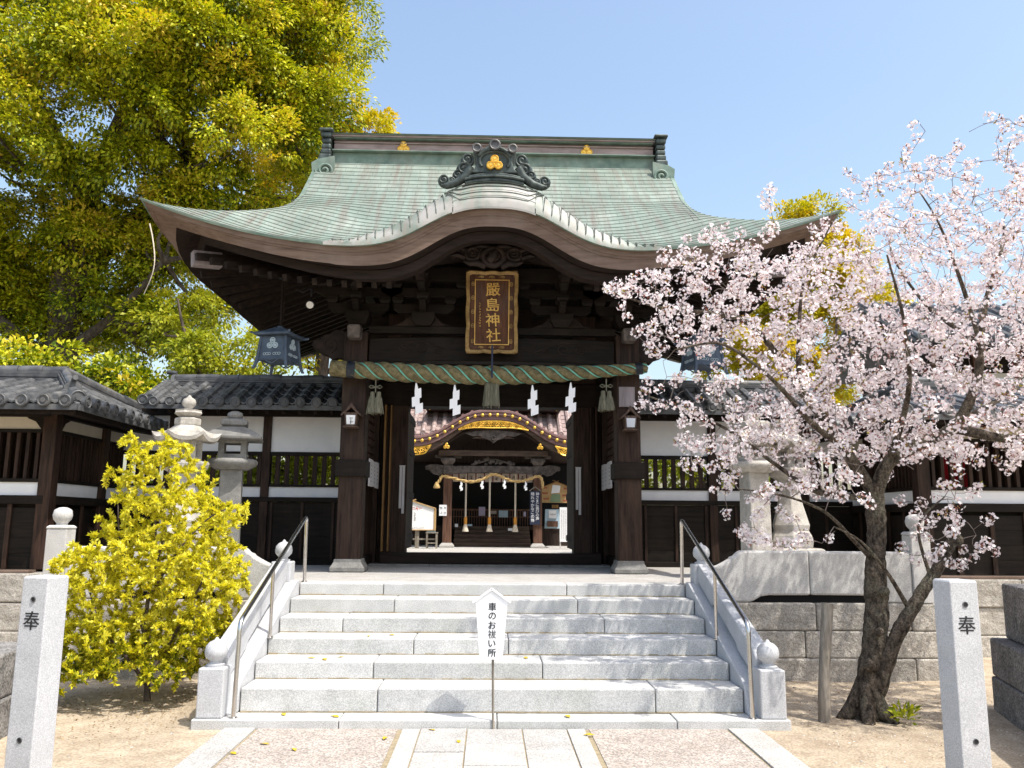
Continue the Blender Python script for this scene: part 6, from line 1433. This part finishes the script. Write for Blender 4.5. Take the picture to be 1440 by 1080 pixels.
# ------------------------------------------------------------------ cherry tree
rng = np.random.default_rng(5); rnd = random.Random(5)
ct = thing('cherry_tree', 'leaning cherry tree in full pale pink blossom beside the steps', 'tree', (3.24, 7.35, 0))
Y = 7.35
LB = [
 ([(3.20,Y,-.05),(3.27,Y,.40),(3.33,Y,.75),(3.36,Y,1.23),(3.40,Y+.02,1.60),(3.41,Y+.03,1.92)], .116, .074),
 ([(3.41,Y+.03,1.88),(3.54,Y,2.16),(3.80,Y-.05,2.32),(4.10,Y-.1,2.48),(4.30,Y-.15,2.87),(4.36,Y-.15,3.2),(4.45,Y-.1,3.53),(4.65,Y,3.94),(4.82,Y+.1,4.28),(4.90,Y+.2,4.45)], .072, .010),
 ([(4.08,Y-.1,2.46),(4.45,Y-.2,2.36),(4.84,Y-.3,2.37),(5.3,Y-.4,2.5)], .055, .02),
 ([(4.10,Y-.1,2.48),(4.42,Y+.1,2.62),(4.82,Y+.3,2.82),(5.3,Y+.5,3.2)], .04, .014),
 ([(3.40,Y+.03,1.88),(3.22,Y+.1,2.22),(3.05,Y+.15,2.53),(2.81,Y+.15,2.85),(2.54,Y+.1,3.24),(2.32,Y+.05,3.43),(1.99,Y,3.49),(1.54,Y-.05,3.52),(1.20,Y-.1,3.60)], .06, .008),
 ([(3.20,Y+.1,2.28),(2.79,Y-.2,2.47),(2.48,Y-.4,2.72),(2.23,Y-.5,2.91),(1.92,Y-.5,3.10),(1.55,Y-.45,3.05)], .032, .007),
 ([(3.39,Y,1.84),(3.01,Y+.3,1.90),(2.71,Y+.5,2.15),(2.34,Y+.6,2.46),(1.97,Y+.6,2.65),(1.5,Y+.5,2.80)], .032, .007),
 ([(2.82,Y+.15,2.84),(2.80,Y+.05,3.24),(2.85,Y,3.77),(3.0,Y-.05,4.12),(3.15,Y-.1,4.4)], .026, .005),
 ([(4.36,Y-.15,3.2),(4.16,Y-.3,3.66),(3.94,Y-.4,4.2),(3.75,Y-.45,4.5)], .026, .005),
 ([(4.36,Y-.15,3.2),(4.2,Y+.4,3.7),(4.05,Y+.7,4.3),(4.12,Y+.8,4.6)], .026, .005),
 ([(3.05,Y+.15,2.53),(3.3,Y+.7,3.0),(3.6,Y+1.1,3.6),(3.7,Y+1.3,4.2)], .032, .007),
 ([(3.54,Y,2.16),(3.5,Y-.5,2.7),(3.3,Y-.9,3.2),(3.1,Y-1.1,3.7)], .034, .007),
 ([(3.36,Y,1.28),(3.12,Y-.15,1.47),(2.82,Y-.3,1.71),(2.44,Y-.4,1.84),(2.05,Y-.45,1.89)], .024, .005),
 ([(3.26,Y-.02,.10),(3.44,Y-.1,.64),(3.62,Y-.15,.97),(3.82,Y-.15,1.24),(3.97,Y-.12,1.45),(4.07,Y-.1,1.49)], .068, .042),
 ([(3.55,Y-.14,.93),(3.33,Y-.25,1.23),(3.09,Y-.35,1.47),(2.85,Y-.4,1.59)], .022, .006),
 ([(3.76,Y-.15,1.17),(3.66,Y-.2,1.60),(3.93,Y-.15,1.85)], .018, .006)]
POLY = [(1.02,3.68),(1.39,3.87),(1.73,4.12),(2.03,4.20),(2.43,4.22),(2.83,4.2),(3.16,4.25),(3.44,4.95),(3.81,4.82),(4.42,5.28),(4.8,5.25),(5.06,5.1),(5.6,4.6),(5.9,3.5),(5.6,2.2),(4.78,2.12),(4.07,2.12),(3.48,1.95),(3.09,1.84),(2.75,1.38),(2.32,1.42),(2.08,1.83),(1.71,2.2),(1.53,2.45),(1.34,2.64),(1.32,3.1),(1.22,3.49)]
T_ = []
while len(T_) < 1850:
    x, z = rng.uniform(1.0,5.9), rng.uniform(1.3,5.3)
    if not inpoly(x, z, POLY): continue
    pr = 1.0
    if z > 4.3: pr = .85 if z < 4.7 else .62
    if z < 2.2: pr = .46
    if 1.3 < x < 2.2 and 2.3 < z < 3.2: pr = .55
    if x < 2.0 and 2.9 < z < 3.25: pr *= .3
    if rng.random() > pr: continue
    dm = float(np.clip(.22+(x-1.0)*.42, .2, 1.35)); T_.append((x, Y+rng.uniform(-1,1)*dm*(.9 if x < 4 else 1.1), z))
for _ in range(240):
    x, z = rng.uniform(2.2,5.6), rng.uniform(2.4,4.3); T_.append((x, Y+rng.uniform(-1.2,1.2), z))
for _ in range(44): T_.append((rng.uniform(3.6,4.25), Y-.15+rng.uniform(-.25,.2), rng.uniform(1.25,1.95)))
TW = grow(LB, T_, .0034, rng)
mb = MB()
for pts, r0, r1 in LB: limb(mb, pts, r0, r1, 22 if r0 > .06 else 9, .05, 18 if r0 > .06 else 7, 1.0 if r0 > .06 else .5)
for a, dx, dy in ((0,-.20,.02),(1,.13,-.14),(2,.16,.10),(3,-.08,-.18)): limb(mb, [(3.22,Y,.30),(3.22+dx*.6,Y+dy*.6,.09),(3.22+dx*1.15,Y+dy*1.15,-.03)], .09, .05, 8, .05, 4)
for p, r_ in (((3.36,Y-.13,1.05),.05),((3.20,Y-.12,.45),.055),((3.30,Y-.13,.72),.04)): mb.lathe([(.001,-r_),(r_*.8,-r_*.6),(r_,0),(r_*.8,r_*.6),(.001,r_)], p, 8)
mb.build('trunk', M_cbark, ct, smooth=70)
mb = MB()
for path, r0 in TW: mb.tube([tuple(p) for p in path], list(np.linspace(r0, .0027, len(path))), 4, cap=False)
mb.build('twigs', M_ctwig, ct, smooth=80, recalc=False)
FC = []; FN = []; BC = []; BD = []; LC = []; LD = []
for path, r0 in TW:
    Ltot = np.linalg.norm(np.diff(path, axis=0), axis=1).sum(); top = path[-1][2]
    if rng.random() < .06: continue
    k = max(1, int(Ltot/.10)); 
    for j in range(k):
        u = 1-j*.10/Ltot
        if u < .08 or rng.random() < .10: continue
        f = u*(len(path)-1); i = min(int(f), len(path)-2); p = path[i]+(path[i+1]-path[i])*(f-i)
        c = p+rng.normal(size=3)*.022; n = rng.integers(12,32) if top < 4.35 else rng.integers(9,21); rr = .028+.0012*n
        d = rdir(n); FC.append(c+d*rr*rng.uniform(.75,1.1,(n,1))); FN.append(d*.8+rng.normal(size=(n,3))*.35)
        nb = rng.integers(4,9); db = rdir(nb); BC.append(np.repeat(c[None],nb,0)+db*.012); BD.append(db)
        if rng.random() < .42: nl = rng.integers(1,4); dl = rdir(nl,.3); LC.append(np.repeat(c[None],nl,0)+dl*.02); LD.append(dl)
FC = np.vstack(FC); FN = np.vstack(FN); FN /= np.linalg.norm(FN, axis=1, keepdims=True); BC = np.vstack(BC); BD = np.vstack(BD); LC = np.vstack(LC); LD = np.vstack(LD)
nf = len(FC); A = np.cross(FN, rng.normal(size=(nf,3))); A /= np.linalg.norm(A,axis=1,keepdims=True); B = np.cross(FN, A)
Pp = []; D = []; NN = []; LL = []; TT = []; tf = np.clip(rng.normal(.55,.2,nf),0,1); rs = rng.uniform(.013,.0185,nf)
for k in range(5):
    a = 2*math.pi*k/5; d = A*math.cos(a)+B*math.sin(a)+FN*.28; Pp.append(FC); D.append(d); NN.append(FN); LL.append(rs); TT.append(tf)
Pp, D, NN, LL, TT = map(np.concatenate, (Pp, D, NN, LL, TT))
leaf_object('blossom', Pp, D, NN, LL, LL*.95, TT, M_petal, ct, .05)
leaf_object('calyx', BC, BD, rdir(len(BC)), np.full(len(BC),.030), np.full(len(BC),.010), rng.uniform(0,1,len(BC)), M_bud, ct, .3)
leaf_object('young_leaves', LC, LD, rdir(len(LC)), rng.uniform(.025,.05,len(LC)), rng.uniform(.012,.02,len(LC)), rng.uniform(0,1,len(LC)), M_cleaf, ct)
nl = 90; c = np.array([3.42,7.12,.04]); d = rdir(nl,.6); d[:,2] = np.abs(d[:,2]); leaf_object('sucker_leaves', c+d*rng.uniform(.02,.12,(nl,1)), d, rdir(nl,.8), rng.uniform(.04,.075,nl), rng.uniform(.02,.035,nl), rng.uniform(.3,.9,nl), M_greenleaf, ct)
m = MB(); limb(m, [(2.80,7.24,-.03),(2.83,7.26,.4),(2.91,7.32,.94)], .052, .046, 12, .02); o = m.build('support_stake', M_stake, origin=(2.8,7.24,0), smooth=60); tag(o, 'weathered grey stake leaning in the sand beside the cherry trunk', 'stake')
# ------------------------------------------------------------------ golden shrub
rng = np.random.default_rng(8); bt = thing('golden_shrub', 'loose golden leaved shrub standing in sand beside the steps', 'shrub', (-3.05, 8.0, 0))
BS = [([(-3.05,8.0,-.03),(-3.07,8.0,.22),(-3.12,8.0,.55),(-3.1,8.0,1.0),(-3.0,8,1.5)], .034, .012), ([(-3.06,8,.12),(-3.2,7.95,.33),(-3.42,7.9,.6),(-3.6,7.9,.95)], .022, .008), ([(-3.07,8,.2),(-2.9,8.05,.5),(-2.7,8.0,.9),(-2.55,8.0,1.2)], .02, .008),
      ([(-3.1,8,.5),(-3.3,8.1,.95),(-3.45,8.1,1.4),(-3.5,8.1,1.75)], .016, .006), ([(-3.1,8,.9),(-2.85,7.9,1.3),(-2.6,7.9,1.6),(-2.4,7.9,1.72)], .014, .005), ([(-3.05,8,1.2),(-3.1,8,1.7),(-3.0,8,2.1)], .012, .004), ([(-3.08,8,.3),(-3.0,7.7,.6),(-3.1,7.5,.95)], .016, .006), ([(-3.08,8,.3),(-3.15,8.3,.7),(-3.0,8.45,1.1)], .016, .006)]
BP = [(-4.0,.20),(-4.05,.75),(-3.95,1.25),(-3.6,1.35),(-3.62,1.55),(-3.45,1.75),(-3.52,2.0),(-3.4,2.1),(-3.42,2.35),(-3.25,2.4),(-3.12,2.2),(-3.05,2.42),(-2.9,2.35),(-2.75,2.05),(-2.66,2.0),(-2.62,1.8),(-2.45,1.75),(-2.27,1.78),(-2.25,1.6),(-2.48,1.45),(-2.3,1.25),(-2.25,.95),(-2.36,.70),(-2.52,.42),(-2.66,.16),(-2.9,.2),(-3.2,.32),(-3.5,.15)]
T_ = []
while len(T_) < 2800:
    x, z = rng.uniform(-3.97,-2.25), rng.uniform(.15,2.45)
    if not inpoly(x, z, BP) or (z > 1.5 and rng.random() > .55) or (.75 < z < .95 and rng.random() > .5): continue
    dm = .72*math.sqrt(max(.08, 1-((x+3.1)/.95)**2))*(1.0 if z < 1.4 else .6); T_.append((x, 8+rng.uniform(-1,1)*dm, z))
TW = grow(BS, T_, .0022, rng, .05)
mb = MB()
for pts, r0, r1 in BS: limb(mb, pts, r0, r1, 7, .04, 5)
for path, r0 in TW: mb.tube([tuple(p) for p in path], list(np.linspace(min(r0,.008), .0018, len(path))), 4, cap=False)
mb.build('stems', M_bark, bt, smooth=70, recalc=False)
Pp = []; D = []; TT = []; LL = []
for path, r0 in TW:
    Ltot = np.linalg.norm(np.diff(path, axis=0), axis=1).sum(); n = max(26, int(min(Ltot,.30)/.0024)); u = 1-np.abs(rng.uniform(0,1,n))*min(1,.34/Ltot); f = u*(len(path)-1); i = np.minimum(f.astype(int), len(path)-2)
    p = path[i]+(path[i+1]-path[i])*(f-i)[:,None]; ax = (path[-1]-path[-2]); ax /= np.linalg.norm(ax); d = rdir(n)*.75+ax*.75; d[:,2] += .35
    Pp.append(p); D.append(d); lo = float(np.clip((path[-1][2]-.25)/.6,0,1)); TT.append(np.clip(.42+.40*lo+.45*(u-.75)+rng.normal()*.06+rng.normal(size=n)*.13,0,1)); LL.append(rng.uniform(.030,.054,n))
Pp, D, TT, LL = map(np.concatenate, (Pp, D, TT, LL)); nn = rng.normal(size=(len(Pp),3))*.6; nn[:,2] += .8
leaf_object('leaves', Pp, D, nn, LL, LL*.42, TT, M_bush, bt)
# ------------------------------------------------------------------ fallen leaves
rl = random.Random(12)
for x, y, z in ((-.75,6.6,.012),(-.42,6.85,.012),(-.2,6.5,.013),(.78,6.7,.013),(-1.6,6.45,.008),(-1.35,6.3,.008),(-1.75,6.2,.008),(-1.2,7.03,.072),(-1.62,7.1,.072),(.65,7.05,.072),(-1.55,7.75,.407),(-1.3,7.8,.407),(-1.42,7.68,.407),(-1.1,8.1,.55),(.35,7.8,.407),(-.9,8.2,.55)):
    a = rl.uniform(0,6.28); M_ = Matrix.Rotation(a,3,'Z'); L = rl.uniform(.03,.05); m = MB(); pts = [(0,-L,.003),(L*.42,-L*.2,.012),(L*.3,L*.5,.008),(0,L,.004),(-L*.3,L*.5,.010),(-L*.42,-L*.2,.006)]
    V = [M_ @ Vector(p)+Vector((x,y,z)) for p in pts]; m.add(V+[v+Vector((0,0,.0015)) for v in V], [tuple(range(5,-1,-1)), tuple(range(6,12))]+[(i,(i+1)%6,(i+1)%6+6,i+6) for i in range(6)])
    o = m.build('fallen_leaf', M_fallen, origin=(x,y,z)); tag(o, 'small yellow fallen leaf lying on pale stone', 'leaf', 'fallen yellow leaves')

# ------------------------------------------------------------------ litter: petals, dry bits and pebbles nobody could count
rng = np.random.default_rng(77)
def scatter(name, lab, cat, m, n, fx, L, W):
    xy = fx(n); z = np.array([max(gz(x, y), .004) for x, y in xy]); Pp = np.column_stack([xy, z+.004]); a = rng.uniform(0,6.28,len(xy))
    D = np.column_stack([np.cos(a), np.sin(a), rng.uniform(-.05,.25,len(xy))]); nn = rng.normal(size=(len(xy),3))*.2; nn[:,2] += 1
    o = leaf_object(name, Pp, D, nn, rng.uniform(L*.6,L*1.3,len(xy)), rng.uniform(W*.6,W*1.3,len(xy)), rng.uniform(0,1,len(xy)), m, None); tag(o, lab, cat, kind='stuff')
def ring(cx, cy, r):
    def g(n):
        p = rng.normal(size=(n,2))*r+np.array([cx,cy]); return p[(np.abs(p[:,0]-SX) > 2.42) & (p[:,1] < 8.95) & (p[:,1] > 4.6)]
    return g
M_dry = leafmat('dry_leaf_bit', [(0,(.10,.06,.03)), (.5,(.26,.15,.06)), (1,(.38,.27,.10))], .1)
scatter('fallen_petals', 'scattered pale petals fallen on the sand below the cherry', 'petals', M_petal, 900, ring(3.2,7.4,1.0), .012, .010)
scatter('leaf_litter', 'scattered dry brown leaf bits on the sand below the shrub', 'litter', M_dry, 900, ring(-3.1,7.7,.75), .022, .012)
scatter('leaf_litter', 'scattered dry brown leaf bits on the sand around the cherry roots', 'litter', M_dry, 700, ring(3.3,7.9,.8), .020, .011)
pb = MB(); rr = random.Random(6)
for _ in range(240):
    x = rr.choice((-1,1))*rr.uniform(2.3,4.4); y = rr.uniform(4.9,8.9); r_ = rr.uniform(.004,.013)*(1.6 if rr.random() < .08 else 1)
    if abs(x-SX) < 2.42 and y > 6.8: continue
    z = gz(x, y); pb.lathe([(.001,-r_*.5),(r_,-r_*.1),(r_*.8,r_*.4),(.001,r_*.6)], (x,y,z), 6, rr.uniform(0,3), 1, rr.uniform(.6,1))
tag(pb.build('pebbles', M_oldst, smooth=60), 'small grey pebbles strewn over the sandy ground', 'pebbles', kind='stuff')
